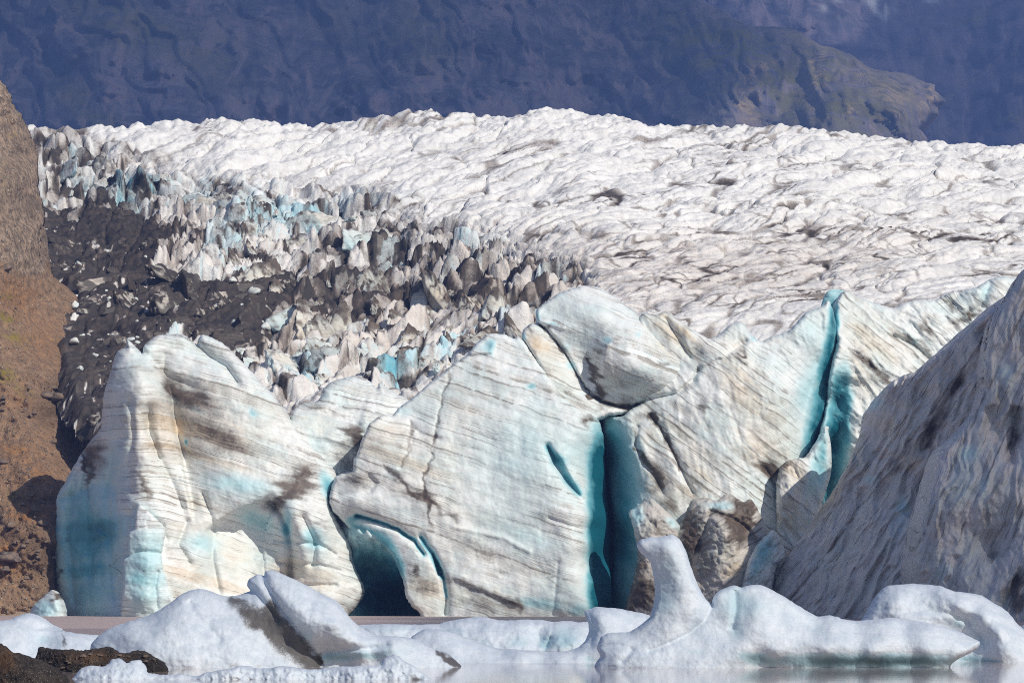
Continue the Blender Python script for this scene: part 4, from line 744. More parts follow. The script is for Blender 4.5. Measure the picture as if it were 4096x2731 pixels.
E2 = relief("ice_buttress", c3((1000, 1345), (1005, 1000), (1004, 860), (1015, 790), (1040, 764), (1075, 754), (1105, 750), (1125, 725), (1150, 690), (1175, 640), (1190, 640), (1200, 800), (1160, 960), (1150, 1345)), 503., 4.6, C(c3, (1010, 800, 1), (1060, 760, .5), (1105, 755, 1), (1170, 650, 3), (1060, 900, -2), (1130, 800, 0), (1140, 940, .5), (1050, 1100, -3), (1010, 1000, -1), (1190, 800, 5), (1150, 1200, 0)), ICE, R=22, Rd=1.8, thick=12, strata=(.8, None), seed=185, lumps=((.5, 80.), (.2, 26.)), flute=(78, 50., .6, 4.),
            warm=[E(c3, 1050, 880, 60, 200, 0, .75)], dirt=[E(c3, 1020, 800, 16, 90, 0, .6), E(c3, 1050, 770, 40, 10, 0, .5)], blue=[E(c3, 1140, 800, 30, 140, 10, .3), E(c3, 1170, 760, 20, 120, 0, .4)])
tag(E2, "narrow cream buttress of ice under the bright blue crevasse", "ice buttress", FRONT)

Ff = relief("ice_ridge", c4((345, 1200), (322, 900), (312, 800), (330, 720), (352, 640), (368, 560), (378, 480), (386, 420), (398, 370), (408, 330), (400, 300), (396, 240), (405, 185), (425, 152), (450, 150), (480, 168), (520, 185), (560, 198), (610, 210), (640, 196), (690, 182), (760, 180), (790, 165), (830, 150), (900, 138), (940, 118), (970, 100), (1020, 96), (1060, 102), (1110, 110), (1250, 130), (1250, 700), (900, 1000), (600, 1200)), 511., 4.6,
      C(c4, (345, 1150, 3), (315, 800, -3), (352, 640, -3), (380, 470, -1.5), (400, 370, 1), (405, 190, 7), (440, 160, 8), (600, 215, 8), (800, 165, 10), (970, 105, 11), (1080, 110, 12), (370, 800, 6), (400, 700, 9), (410, 560, 7), (420, 480, 4), (440, 560, 1), (450, 700, .5), (445, 450, 1.5), (480, 800, 2), (420, 900, 9), (380, 900, 8), (480, 350, 3), (560, 300, 5), (600, 420, 3.4), (700, 350, 6), (700, 250, 7.4), (850, 250, 8), (950, 160, 8), (935, 210, 9.6), (1000, 150, 9), (640, 600, 3), (900, 400, 8)),
      ICE, R=20, Rd=1.5, thick=16, strata=(.85, None), srip=.07, seed=191, lumps=((.5, 130.), (.3, 40.), (.1, 16.)), flute=(42, 50., .5, 5.),
      mods=[('gsharp', c4((610, 310), (680, 340), (740, 390)), 8, 1.0), ('gsharp', c4((960, 120), (930, 200), (880, 240), (830, 270)), 14, 1.0), ('gsharp', c4((460, 360), (530, 420), (600, 480)), 12, .5), ('gsharp', c4((860, 140), (820, 190), (780, 200)), 12, .8)],
      dirt=[E(c4, 530, 420, 90, 22, 42, .75), E(c4, 590, 470, 30, 16, 40, .5), E(c4, 730, 280, 60, 24, 55, .65), E(c4, 680, 320, 70, 14, 25, .6), E(c4, 730, 370, 40, 14, 35, .6), E(c4, 860, 255, 60, 20, -25, .6), E(c4, 900, 210, 24, 50, 20, .5), E(c4, 810, 195, 40, 12, 20, .6), E(c4, 405, 330, 14, 40, 20, .6), E(c4, 850, 130, 40, 10, 0, .5), E(c4, 640, 240, 90, 20, 30, .15)],
      blue=[E(c4, 400, 640, 46, 180, 8, .95), E(c4, 375, 850, 46, 100, 8, .85), E(c4, 410, 500, 24, 60, 0, .5), E(c4, 440, 600, 14, 150, 0, .35), E(c4, 945, 150, 30, 50, 20, .25), E(c4, 400, 250, 14, 90, 0, .7), E(c4, 690, 330, 20, 12, 0, .3), E(c4, 340, 700, 14, 100, 12, -.3)],
      warm=[E(c4, 480, 420, 80, 140, 0, .45), E(c4, 600, 340, 120, 50, 30, .4), E(c4, 470, 220, 30, 80, -30, .3)])
tag(Ff, "white ice ridge right of the bright blue crevasse, sloping up behind the shaded ice", "ice ridge", FRONT)

# inside walls of the two crevasses (deep blue ice that closes the gaps)
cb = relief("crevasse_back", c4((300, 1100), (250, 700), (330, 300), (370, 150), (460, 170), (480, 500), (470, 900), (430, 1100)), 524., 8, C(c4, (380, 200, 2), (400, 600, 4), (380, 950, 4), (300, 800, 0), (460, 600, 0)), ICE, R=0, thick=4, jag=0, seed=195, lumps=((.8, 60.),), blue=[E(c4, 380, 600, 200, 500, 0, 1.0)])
tag(cb, "deep blue ice inside the bright blue crevasse", "crevasse ice", FRONT)

# ------------------------------------------------------------------ dirty seracs at the foot of the cream face
g1o = relief("dirty_serac", c3((440, 1360), (452, 1300), (480, 1210), (500, 1100), (484, 1010), (468, 950), (500, 925), (528, 905), (548, 898), (580, 925), (620, 960), (655, 1000), (650, 1020), (640, 1045), (600, 1050), (620, 1150), (600, 1360)), 494., 3.6, C(c3, (450, 1310, 2), (500, 1100, 2), (470, 950, 3), (530, 910, 2.6), (545, 900, 2), (555, 1000, -.6), (545, 1060, -1.4), (530, 1200, -1.5), (540, 1340, -2), (600, 960, 1.6), (650, 1005, 2.4), (590, 1040, .6), (600, 1200, 1)), ICE_DARK, R=22, Rd=1.5, thick=6, strata=(.8, None), seed=201, lumps=((.7, 60.), (.35, 22.)),
             dirt=[E(c3, 500, 1240, 80, 70, 0, .85), E(c3, 560, 1000, 50, 30, -20, .5), E(c3, 500, 1130, 30, 60, 0, .6), E(c3, 470, 1300, 50, 50, 0, .6)], blue=[E(c3, 495, 960, 30, 60, 0, .3), E(c3, 625, 990, 40, 20, 40, .25)], warm=[E(c3, 520, 1170, 40, 40, 0, .4)])
tag(g1o, "grey dirt-capped serac at the foot of the vertical crevasse, behind the swan-neck iceberg", "serac", "dirty seracs at the glacier foot")
g2o = relief("dirty_serac", c3((680, 1360), (700, 1200), (690, 1100), (640, 1040), (650, 1000), (672, 950), (696, 905), (740, 896), (790, 905), (815, 882), (838, 884), (880, 912), (908, 900), (940, 950), (965, 1010), (955, 1070), (930, 1130), (900, 1220), (880, 1360)), 494., 3.6, C(c3, (690, 1340, 0), (700, 1150, 1), (645, 1020, 3), (700, 910, 3.4), (780, 910, 3), (830, 890, 3), (910, 905, 3.4), (960, 1010, 3), (720, 1000, 1.2), (770, 945, -.4), (740, 1050, .6), (800, 1000, -2.0), (830, 1060, -2.4), (815, 1200, -3), (810, 1340, -3), (740, 1200, .6), (860, 1060, -1), (880, 1000, 1.4), (890, 1100, 0), (880, 1250, 0), (910, 960, 2), (860, 940, 1.8)), ICE_DARK, R=22, Rd=1.4, thick=7, strata=(-.6, None), seed=205, lumps=((.6, 60.), (.35, 22.)),
             mods=[('gsharp', c3((760, 945), (745, 1010), (715, 1080), (700, 1130)), 8, .8), ('gsharp', c3((770, 945), (850, 975), (900, 1010), (930, 1060)), 8, 1.0)],
             dirt=[E(c3, 690, 1000, 36, 70, 0, 1.0), E(c3, 880, 970, 46, 80, -20, 1.1), E(c3, 815, 1130, 26, 110, 0, -.5), E(c3, 740, 1120, 60, 130, 15, .45), E(c3, 800, 970, 60, 20, 20, .6), E(c3, 860, 1050, 40, 30, 0, .5), E(c3, 920, 930, 20, 40, 0, .6), E(c3, 690, 1080, 30, 20, 0, .5)], blue=[E(c3, 800, 925, 70, 20, 0, .25)], warm=[E(c3, 840, 1130, 40, 110, 0, .5)])
tag(g2o, "broad dark brown serac with a pale sunlit edge, right of the swan-neck iceberg", "serac", "dirty seracs at the glacier foot")
g3o = relief("dirty_serac", c3((870, 1360), (878, 1220), (890, 1160), (915, 1095), (950, 1045), (985, 1012), (1012, 1035), (1030, 1080), (1032, 1115), (1000, 1150), (990, 1200), (980, 1360)), 490., 3.6, C(c3, (880, 1230, 1), (915, 1100, 2), (985, 1015, 2), (1030, 1100, 1.4), (960, 1080, -1), (940, 1160, -1.2), (930, 1340, -1), (1000, 1110, 0), (980, 1250, 0)), ICE, R=22, Rd=1.5, thick=6, strata=(-1., None), seed=209, lumps=((.5, 50.), (.25, 20.)), flute=(118, 26., .5, 4.),
             dirt=[E(c3, 1000, 1060, 24, 30, 0, .5), E(c3, 905, 1190, 14, 50, 20, .4), E(c3, 1010, 1120, 24, 20, 0, .5)], blue=[E(c3, 960, 1090, 40, 60, 20, .4), E(c3, 920, 1170, 24, 60, 20, .3)])
tag(g3o, "small pale blue serac leaning against the big shaded ice slope", "serac", "dirty seracs at the glacier foot")

# ------------------------------------------------------------------ big shaded ice on the right
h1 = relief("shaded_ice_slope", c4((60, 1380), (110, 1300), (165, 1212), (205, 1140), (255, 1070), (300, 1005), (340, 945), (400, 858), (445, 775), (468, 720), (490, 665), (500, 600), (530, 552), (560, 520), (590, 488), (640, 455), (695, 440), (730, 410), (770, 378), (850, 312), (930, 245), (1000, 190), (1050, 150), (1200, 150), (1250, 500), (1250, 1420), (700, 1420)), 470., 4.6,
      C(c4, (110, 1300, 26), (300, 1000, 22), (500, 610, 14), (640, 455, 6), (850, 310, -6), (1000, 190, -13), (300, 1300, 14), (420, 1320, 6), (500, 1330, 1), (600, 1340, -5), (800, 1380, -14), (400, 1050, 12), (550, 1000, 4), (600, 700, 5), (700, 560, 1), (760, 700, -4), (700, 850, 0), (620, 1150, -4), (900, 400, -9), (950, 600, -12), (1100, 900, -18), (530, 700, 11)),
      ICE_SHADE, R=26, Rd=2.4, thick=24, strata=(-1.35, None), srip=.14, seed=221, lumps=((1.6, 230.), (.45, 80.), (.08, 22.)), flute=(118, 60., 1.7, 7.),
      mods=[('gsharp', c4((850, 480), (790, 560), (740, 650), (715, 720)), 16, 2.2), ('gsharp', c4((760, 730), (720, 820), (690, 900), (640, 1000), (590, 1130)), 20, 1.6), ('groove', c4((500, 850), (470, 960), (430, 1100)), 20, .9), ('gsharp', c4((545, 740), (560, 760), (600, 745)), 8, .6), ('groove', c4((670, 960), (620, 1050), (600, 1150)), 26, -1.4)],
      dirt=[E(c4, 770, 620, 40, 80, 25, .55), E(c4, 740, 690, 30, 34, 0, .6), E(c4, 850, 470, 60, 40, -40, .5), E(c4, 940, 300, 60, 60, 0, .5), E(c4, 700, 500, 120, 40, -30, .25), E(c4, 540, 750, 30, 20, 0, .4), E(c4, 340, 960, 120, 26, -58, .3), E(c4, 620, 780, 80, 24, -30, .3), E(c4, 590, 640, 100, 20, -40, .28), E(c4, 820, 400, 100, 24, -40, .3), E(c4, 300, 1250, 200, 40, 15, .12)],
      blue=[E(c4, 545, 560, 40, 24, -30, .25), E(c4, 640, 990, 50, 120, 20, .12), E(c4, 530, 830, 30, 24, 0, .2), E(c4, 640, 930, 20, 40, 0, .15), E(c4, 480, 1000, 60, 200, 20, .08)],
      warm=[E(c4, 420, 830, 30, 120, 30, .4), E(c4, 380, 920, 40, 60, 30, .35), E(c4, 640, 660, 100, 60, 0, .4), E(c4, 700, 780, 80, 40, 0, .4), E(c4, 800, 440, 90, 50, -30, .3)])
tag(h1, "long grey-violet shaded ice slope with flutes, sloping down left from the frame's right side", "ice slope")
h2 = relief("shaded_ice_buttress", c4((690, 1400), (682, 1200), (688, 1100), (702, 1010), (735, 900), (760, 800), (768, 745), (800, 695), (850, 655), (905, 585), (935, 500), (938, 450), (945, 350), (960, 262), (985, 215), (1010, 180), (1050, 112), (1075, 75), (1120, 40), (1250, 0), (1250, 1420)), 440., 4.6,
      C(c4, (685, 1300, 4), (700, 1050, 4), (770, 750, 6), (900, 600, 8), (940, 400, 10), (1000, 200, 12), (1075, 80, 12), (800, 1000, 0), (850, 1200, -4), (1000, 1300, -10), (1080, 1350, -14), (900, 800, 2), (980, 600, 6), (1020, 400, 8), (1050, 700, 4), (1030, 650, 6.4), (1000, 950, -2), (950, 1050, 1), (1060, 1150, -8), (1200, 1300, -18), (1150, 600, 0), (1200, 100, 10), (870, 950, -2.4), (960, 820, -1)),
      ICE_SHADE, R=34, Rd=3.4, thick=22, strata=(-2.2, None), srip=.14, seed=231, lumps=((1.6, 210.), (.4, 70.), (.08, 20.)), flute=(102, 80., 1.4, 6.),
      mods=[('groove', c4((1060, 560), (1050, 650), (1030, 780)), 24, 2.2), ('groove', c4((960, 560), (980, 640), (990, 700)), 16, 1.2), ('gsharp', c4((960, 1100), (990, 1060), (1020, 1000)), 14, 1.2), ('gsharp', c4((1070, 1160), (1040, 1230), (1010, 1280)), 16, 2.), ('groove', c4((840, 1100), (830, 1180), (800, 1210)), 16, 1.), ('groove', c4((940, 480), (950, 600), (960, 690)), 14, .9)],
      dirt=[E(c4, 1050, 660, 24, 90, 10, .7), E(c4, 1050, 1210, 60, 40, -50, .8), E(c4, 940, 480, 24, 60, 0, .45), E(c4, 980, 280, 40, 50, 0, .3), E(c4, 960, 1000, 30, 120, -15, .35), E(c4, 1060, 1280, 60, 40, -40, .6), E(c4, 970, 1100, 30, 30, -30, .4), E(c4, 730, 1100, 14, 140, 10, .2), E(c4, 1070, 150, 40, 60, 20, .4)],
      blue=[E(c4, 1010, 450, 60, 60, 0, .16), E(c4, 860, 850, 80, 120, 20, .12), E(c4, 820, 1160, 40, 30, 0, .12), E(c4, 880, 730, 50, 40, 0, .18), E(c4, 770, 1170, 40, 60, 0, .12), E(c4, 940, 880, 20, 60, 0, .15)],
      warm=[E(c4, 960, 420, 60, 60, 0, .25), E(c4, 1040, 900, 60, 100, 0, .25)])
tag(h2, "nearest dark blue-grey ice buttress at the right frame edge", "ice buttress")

# ------------------------------------------------------------------ icebergs in the foreground
BG = "icebergs floating in the foreground"
def berg(name, poly, Y0, ctrl, label, **k):
    d = dict(R=40, Rd=1.1, thick=3.0, srip=.012, lumps=((.22, 110.), (.08, 34.), (.022, 10.)), jag=1.6, step=4.6, mat=BERG, jagf=1 / 22.)
    d.update(k)
    o = relief(name, poly, Y0, d.pop('step'), ctrl, d.pop('mat'), **d)
    return tag(o, label, "iceberg", BG)

i1 = berg("iceberg", np.concatenate([b1((480, 560), (486, 385), (500, 355), (530, 325), (580, 290), (640, 265), (720, 240), (780, 222), (850, 190), (910, 150), (970, 105), (1030, 78), (1080, 72), (1140, 88), (1190, 108), (1230, 112), (1290, 104), (1330, 88), (1345, 82), (1328, 55), (1340, 20), (1370, 0), (1400, -6), (1418, 4), (1425, -22), (1460, -28), (1500, -15), (1560, 12), (1630, 45), (1700, 85), (1760, 115), (1810, 140), (1840, 175), (1880, 225), (1930, 275), (2020, 320), (2100, 325), (2180, 332), (2250, 350), (2290, 375), (2352, 405)), b2((440, 480), (500, 530), (540, 570), (545, 640)), b1((2200, 680), (500, 680))]),
          182., C(b1, (490, 400, 1.5), (580, 290, 2), (780, 220, 2.2), (1080, 75, 2.6), (1230, 112, 2.6), (1340, 80, 2.4), (1370, 0, 2.4), (1460, -25, 2.6), (1700, 85, 2), (1850, 180, 1.6), (1930, 280, 1.6), (2200, 340, 1.4), (2352, 420, .8), (1000, 200, 0.5), (900, 300, -.8), (1150, 250, .2), (800, 400, -1.6), (1000, 450, -1.8), (1300, 250, .7), (1450, 250, 1.2), (1550, 350, 1.0), (1650, 420, .9), (1300, 420, -1.2), (1500, 470, -.8), (1700, 480, .2), (1745, 490, 1.4), (700, 320, -.2), (1480, 80, 1.0), (1400, 90, 1.6), (1560, 150, -.2), (1650, 250, -.8), (1700, 330, -.5), (1800, 250, -.9), (1750, 420, 1.2), (1850, 430, 1.0), (1850, 350, -.7), (1950, 390, -.8), (2000, 430, .6), (2100, 380, -.5), (2200, 450, -.5), (1300, 540, -1.6), (900, 540, -1.6), (2100, 520, -.3), (2330, 540, -.2)),
          "large dirty-sided iceberg with twin peaks, afloat below the blue cave", seed=301, strata=(.5, None),
          mods=[('gsharp', b1((1400, 5), (1450, 90), (1520, 190), (1600, 290), (1660, 380), (1720, 470)), 10, .5), ('step', b1((1700, 440), (1850, 410), (2000, 400), (2120, 375)), 30, .6), ('gsharp', b1((1350, 60), (1420, 150), (1500, 230)), 12, .3), ('groove', b1((1010, 130), (1060, 230), (1200, 360)), 16, .2)],
          dirt=[L(b1, ((1440, 160), (1500, 240), (1580, 330), (1660, 420), (1700, 470)), 46, .7), E(b1, 1400, 250, 140, 70, 35, .5), E(b1, 1480, 330, 150, 60, 40, .5), E(b1, 1600, 440, 130, 50, 20, .5), E(b1, 1300, 180, 120, 60, 30, .35), E(b1, 1080, 100, 90, 30, 0, .3), E(b1, 1270, 130, 70, 30, 0, .35), E(b1, 1480, 60, 26, 70, -20, .42), E(b1, 1540, 130, 30, 60, -30, .25), E(b1, 1000, 150, 30, 30, 0, .3), L(b1, ((900, 495), (1300, 498), (1700, 495)), 12, .35), E(b1, 1250, 470, 220, 30, 0, .2), L(b2, ((380, 450), (430, 500), (530, 575)), 26, .7), E(b2, 470, 545, 50, 30, 20, .6), E(b1, 1720, 460, 20, 40, 0, .5)],
          blue=[E(b1, 1640, 330, 70, 100, 40, .25), E(b1, 1800, 440, 130, 30, -5, .55), E(b1, 2000, 430, 120, 24, -5, .35), E(b1, 1380, 50, 40, 60, 0, .15), E(b1, 880, 250, 100, 50, -20, .12), E(b1, 2150, 400, 160, 60, 0, .15), E(b1, 620, 350, 100, 60, -20, .1)])

i2 = berg("iceberg", b1((-120, 700), (-120, 240), (0, 245), (60, 235), (110, 212), (160, 204), (205, 215), (250, 240), (290, 268), (330, 285), (345, 300), (420, 312), (500, 318), (530, 325), (560, 400), (520, 640)), 205., C(b1, (-100, 300, 0), (0, 250, 2), (160, 210, 2.4), (300, 275, 2.6), (530, 330, 2), (100, 280, 1), (200, 300, 1.2), (0, 290, .2), (200, 350, 1.6), (260, 370, 1.4), (330, 350, .2), (420, 360, 0), (120, 340, -.2), (100, 420, -1), (300, 460, -1.5), (0, 400, -1.2), (450, 450, -1), (500, 400, 0)),
          "bright white ice floe at the left edge, behind the gravel mound", seed=311, strata=(.1, None), R=30,
          mods=[('step', b1((190, 290), (260, 282), (340, 300)), 24, .4)],
          dirt=[E(b1, 342, 350, 12, 60, 0, .62), E(b1, 350, 300, 24, 10, 0, .3)], blue=[E(b1, 230, 345, 45, 40, 0, .3), E(b1, 30, 340, 60, 40, 0, .12), E(b1, 320, 370, 30, 30, 0, .2), E(b1, 80, 230, 70, 20, -10, .12)])

i4b = berg("iceberg", b2((-200, 560), (-150, 330), (0, 308), (100, 304), (250, 308), (390, 305), (440, 292), (520, 275), (590, 265), (640, 258), (700, 262), (770, 280), (860, 282), (960, 276), (1050, 280), (1120, 290), (1210, 284), (1280, 294), (1345, 292), (1420, 330), (1420, 560)), 232., C(b2, (-150, 340, 1.5), (0, 310, 2), (250, 310, 2), (440, 295, 2), (640, 260, 2.2), (860, 285, 2.2), (1050, 282, 2), (1210, 286, 2.2), (1345, 295, 2), (500, 360, -.2), (400, 330, 1), (700, 360, -.8), (850, 370, -.6), (880, 300, .6), (930, 420, -1), (1000, 330, .6), (1020, 400, .8), (1065, 450, -1), (1100, 400, -.6), (1250, 380, -1), (1150, 310, .6), (700, 470, -1.5), (1250, 480, -1.4), (200, 340, .5), (100, 400, -.5), (0, 350, 0)),
           "long low pale blue iceberg behind the white tongue, mid-water below the striped wall", seed=321, strata=(.05, None), R=26, Rd=.9, lumps=((.3, 90.), (.16, 30.), (.05, 10.)),
           mods=[('gsharp', b2((1060, 470), (1085, 420), (1100, 390)), 8, .5), ('gsharp', b2((1020, 360), (1030, 410), (1070, 440)), 12, .35), ('gsharp', b2((250, 305), (190, 360)), 8, .3)],
           dirt=[E(b2, 880, 400, 60, 50, -20, .25), E(b2, 80, 345, 20, 14, 0, .25), E(b2, 850, 440, 50, 24, 0, .2)], blue=[E(b2, 1180, 410, 130, 60, 0, .42), E(b2, 1060, 430, 36, 40, 0, .35), E(b2, 500, 350, 120, 40, 0, .2), E(b2, 900, 420, 90, 50, 0, .28), E(b2, 1200, 330, 160, 30, 0, .18), E(b2, 120, 340, 200, 30, 0, .2), E(b2, 650, 420, 120, 50, 0, .2)])

i4f = berg("iceberg", b2((200, 660), (215, 420), (235, 380), (280, 350), (320, 334), (400, 340), (480, 360), (570, 388), (660, 420), (760, 455), (860, 462), (960, 468), (1060, 478), (1160, 480), (1240, 465), (1290, 440), (1320, 405), (1342, 350), (1338, 300), (1312, 240), (1318, 222), (1350, 212), (1390, 196), (1440, 200), (1520, 208), (1620, 225), (1720, 250), (1800, 300), (1800, 660)), 194., C(b2, (230, 390, 1.6), (320, 336, 2), (570, 390, 2), (760, 458, 1.6), (1060, 480, 1.2), (1240, 468, 1.3), (1320, 405, 2), (1315, 235, 2.4), (1390, 198, 3), (1600, 222, 3), (1360, 300, 1), (1400, 260, .8), (1500, 280, 1), (1345, 420, .6), (1380, 480, -.4), (1350, 540, .2), (350, 420, .4), (480, 450, -.3), (500, 540, -.9), (700, 530, -.8), (900, 520, -.7), (1150, 530, -.7), (1280, 500, -.4), (1600, 400, 1), (1450, 400, .6), (1400, 440, -.2)),
           "white tongue of ice that runs low along the water to a small upright fin", seed=331, strata=(.15, None), R=24, Rd=.8, thick=2.4,
           mods=[('gsharp', b2((1330, 230), (1370, 290), (1375, 360), (1350, 430)), 12, .35)],
           dirt=[E(b2, 290, 370, 50, 20, -20, .25), E(b2, 230, 540, 70, 30, 0, .3), L(b2, ((550, 548), (800, 548), (1300, 545)), 8, .25), E(b2, 480, 520, 60, 24, 10, .2)], blue=[E(b2, 700, 450, 160, 20, 10, .12), E(b2, 1360, 340, 40, 90, 0, .2), E(b2, 1350, 530, 50, 26, 0, .35), E(b2, 560, 470, 130, 30, 14, .1)])

i7 = berg("iceberg", b3((1300, 680), (1325, 300), (1350, 255), (1385, 190), (1420, 135), (1460, 90), (1500, 65), (1580, 58), (1660, 52), (1740, 58), (1830, 68), (1910, 98), (1990, 108), (2080, 125), (2140, 160), (2200, 195), (2255, 235), (2300, 290), (2352, 340), (2420, 400), (2480, 470), (2500, 680)), 196., C(b3, (1330, 300, 2), (1420, 140, 2.4), (1500, 66, 2.8), (1740, 60, 3), (2080, 128, 2.6), (2255, 238, 2), (2420, 400, 1), (1550, 160, .8), (1700, 200, .9), (1600, 280, .6), (1850, 120, 1.2), (1950, 200, -.4), (1900, 280, .8), (2000, 300, 1.2), (2100, 400, .8), (2100, 250, -.6), (2200, 350, -1.2), (2200, 480, -1.2), (2080, 480, .4), (2000, 520, 0.6), (2150, 540, -.2), (2300, 560, -1.2), (1900, 400, 1.2), (1700, 450, 0), (2380, 520, -.4)),
          "rounded white iceberg in front of the shaded slope at the right", seed=341, strata=(.3, None), R=40, Rd=1.2,
          mods=[('step', b3((1500, 230), (1750, 240), (1880, 250), (1990, 300), (2080, 400), (2120, 480)), 40, .3)],
          dirt=[E(b3, 1600, 180, 140, 90, 10, .2), E(b3, 1560, 110, 60, 20, 0, .15), E(b3, 1700, 250, 120, 40, 10, .22), E(b3, 1870, 170, 90, 30, 10, .2), L(b3, ((1900, 560), (2150, 575), (2340, 570)), 12, .35), E(b3, 1400, 230, 50, 60, 0, .18)], blue=[E(b3, 1940, 300, 60, 40, 30, .3), E(b3, 2060, 440, 50, 90, 25, .25), E(b3, 2050, 530, 160, 28, 4, .55), E(b3, 1800, 230, 90, 40, 10, .15)])

i7s = berg("iceberg", b3((2290, 600), (2310, 360), (2340, 322), (2390, 300), (2450, 296), (2560, 320), (2600, 600)), 215., C(b3, (2310, 360, 1.4), (2340, 322, 1.5), (2450, 300, 1.6), (2400, 350, 0), (2350, 450, -.5), (2500, 450, -.5)), "low white ice block cut by the right frame edge", seed=345, strata=(.1, None), R=20, Rd=.7)

i5 = berg("swan_neck_iceberg", np.concatenate([c3((340, 1580), (343, 1508), (362, 1470), (352, 1440), (366, 1402), (392, 1386), (430, 1384), (468, 1382), (510, 1356), (540, 1330), (556, 1290), (562, 1240), (556, 1180), (545, 1130), (515, 1100), (500, 1078), (497, 1062), (512, 1047), (540, 1040), (580, 1038), (625, 1030), (652, 1048), (672, 1085), (690, 1140), (712, 1200), (740, 1255), (768, 1282), (774, 1258), (792, 1236), (820, 1222), (850, 1213), (875, 1222), (905, 1213), (945, 1213), (985, 1230), (1040, 1262), (1095, 1295), (1150, 1326), (1190, 1322), (1225, 1328)), b3((1200, 272), (1300, 285), (1400, 280), (1500, 268), (1600, 272), (1700, 290), (1780, 305), (1860, 325), (1950, 355), (2020, 390), (2075, 420), (2062, 455), (2010, 490), (1950, 520), (1900, 555), (1882, 598), (1870, 680), (600, 690))]),
          182., C(c3, (345, 1505, .6), (360, 1400, 1.4), (460, 1385, 1.4), (560, 1250, 1.2), (555, 1170, 1), (500, 1065, .8), (560, 1042, .9), (640, 1035, 1), (690, 1140, .8), (770, 1285, 1), (600, 1075, -.2), (600, 1120, .5), (600, 1200, .6), (640, 1140, -.1), (660, 1220, -.2), (600, 1290, .3), (700, 1300, -.1), (540, 1360, .4), (450, 1430, -.1), (420, 1480, -.5), (600, 1380, -.2), (740, 1330, .3), (700, 1380, .2), (620, 1440, -.4), (560, 1490, -.9), (780, 1270, .8), (850, 1215, 1.2), (945, 1215, 1.2), (1150, 1328, 1.4), (820, 1300, .1), (870, 1280, .7), (840, 1380, .2), (930, 1300, -.4), (900, 1380, -.6), (780, 1370, .2), (760, 1430, -.5), (780, 1490, -1.0), (1020, 1340, .1), (1000, 1420, -.8))
          + C(b3, (1060, 330, .5), (1150, 320, -.1), (1300, 285, 1.6), (1600, 275, 2), (1950, 360, 1.4), (2070, 425, .4), (1200, 420, -1.0), (1000, 420, -.9), (1500, 380, -.7), (1700, 400, -.7), (1900, 440, -.4), (1100, 470, -1.4), (1400, 480, -1.45), (1750, 480, -1.1), (1950, 475, -.5), (600, 490, -1.2), (640, 530, -.3), (800, 480, -1.3), (800, 560, -.1), (1100, 560, .1), (1400, 580, .2), (1700, 570, .3), (1870, 590, .4), (300, 560, -1.1), (500, 590, -1.0), (650, 600, -.1)),
          "white swan-necked iceberg with a wave-shaped right body, nearest on the water", seed=351, strata=(.05, None), R=24, Rd=.9, thick=2.6, step=4.0, lumps=((.14, 120.), (.045, 34.), (.018, 10.)),
          mods=[('gsharp', c3((770, 1290), (740, 1345), (690, 1385), (610, 1425), (540, 1450)), 10, .3), ('groove', c3((850, 1225), (855, 1300), (840, 1380)), 14, .25), ('gsharp', c3((350, 1440), (420, 1425), (470, 1440)), 8, .15), ('gsharp', c3((440, 1490), (480, 1450)), 8, .2)],
          dirt=[L(c3, ((350, 1512), (500, 1513), (640, 1513)), 8, .35), E(c3, 400, 1480, 60, 26, 0, .2), E(c3, 640, 1400, 120, 20, -14, .12), E(c3, 450, 1470, 50, 40, 0, .12), L(b3, ((900, 470), (1250, 490), (1700, 485), (2000, 460)), 8, .2)],
          blue=[E(b3, 1150, 540, 420, 44, 0, .80), E(b3, 1650, 540, 320, 44, 0, .78), E(b3, 660, 520, 110, 34, 10, .55), E(b3, 300, 480, 120, 30, 0, .22), E(b3, 540, 190, 130, 170, 0, .32), E(b3, 700, 200, 100, 60, 0, .16), E(b3, 900, 230, 160, 70, 20, .12), E(b3, 1080, 340, 60, 50, 0, .2), E(c3, 600, 1170, 70, 130, 0, .24), E(c3, 590, 1290, 60, 60, 0, .18), E(b3, 540, 380, 60, 60, 30, .18)])

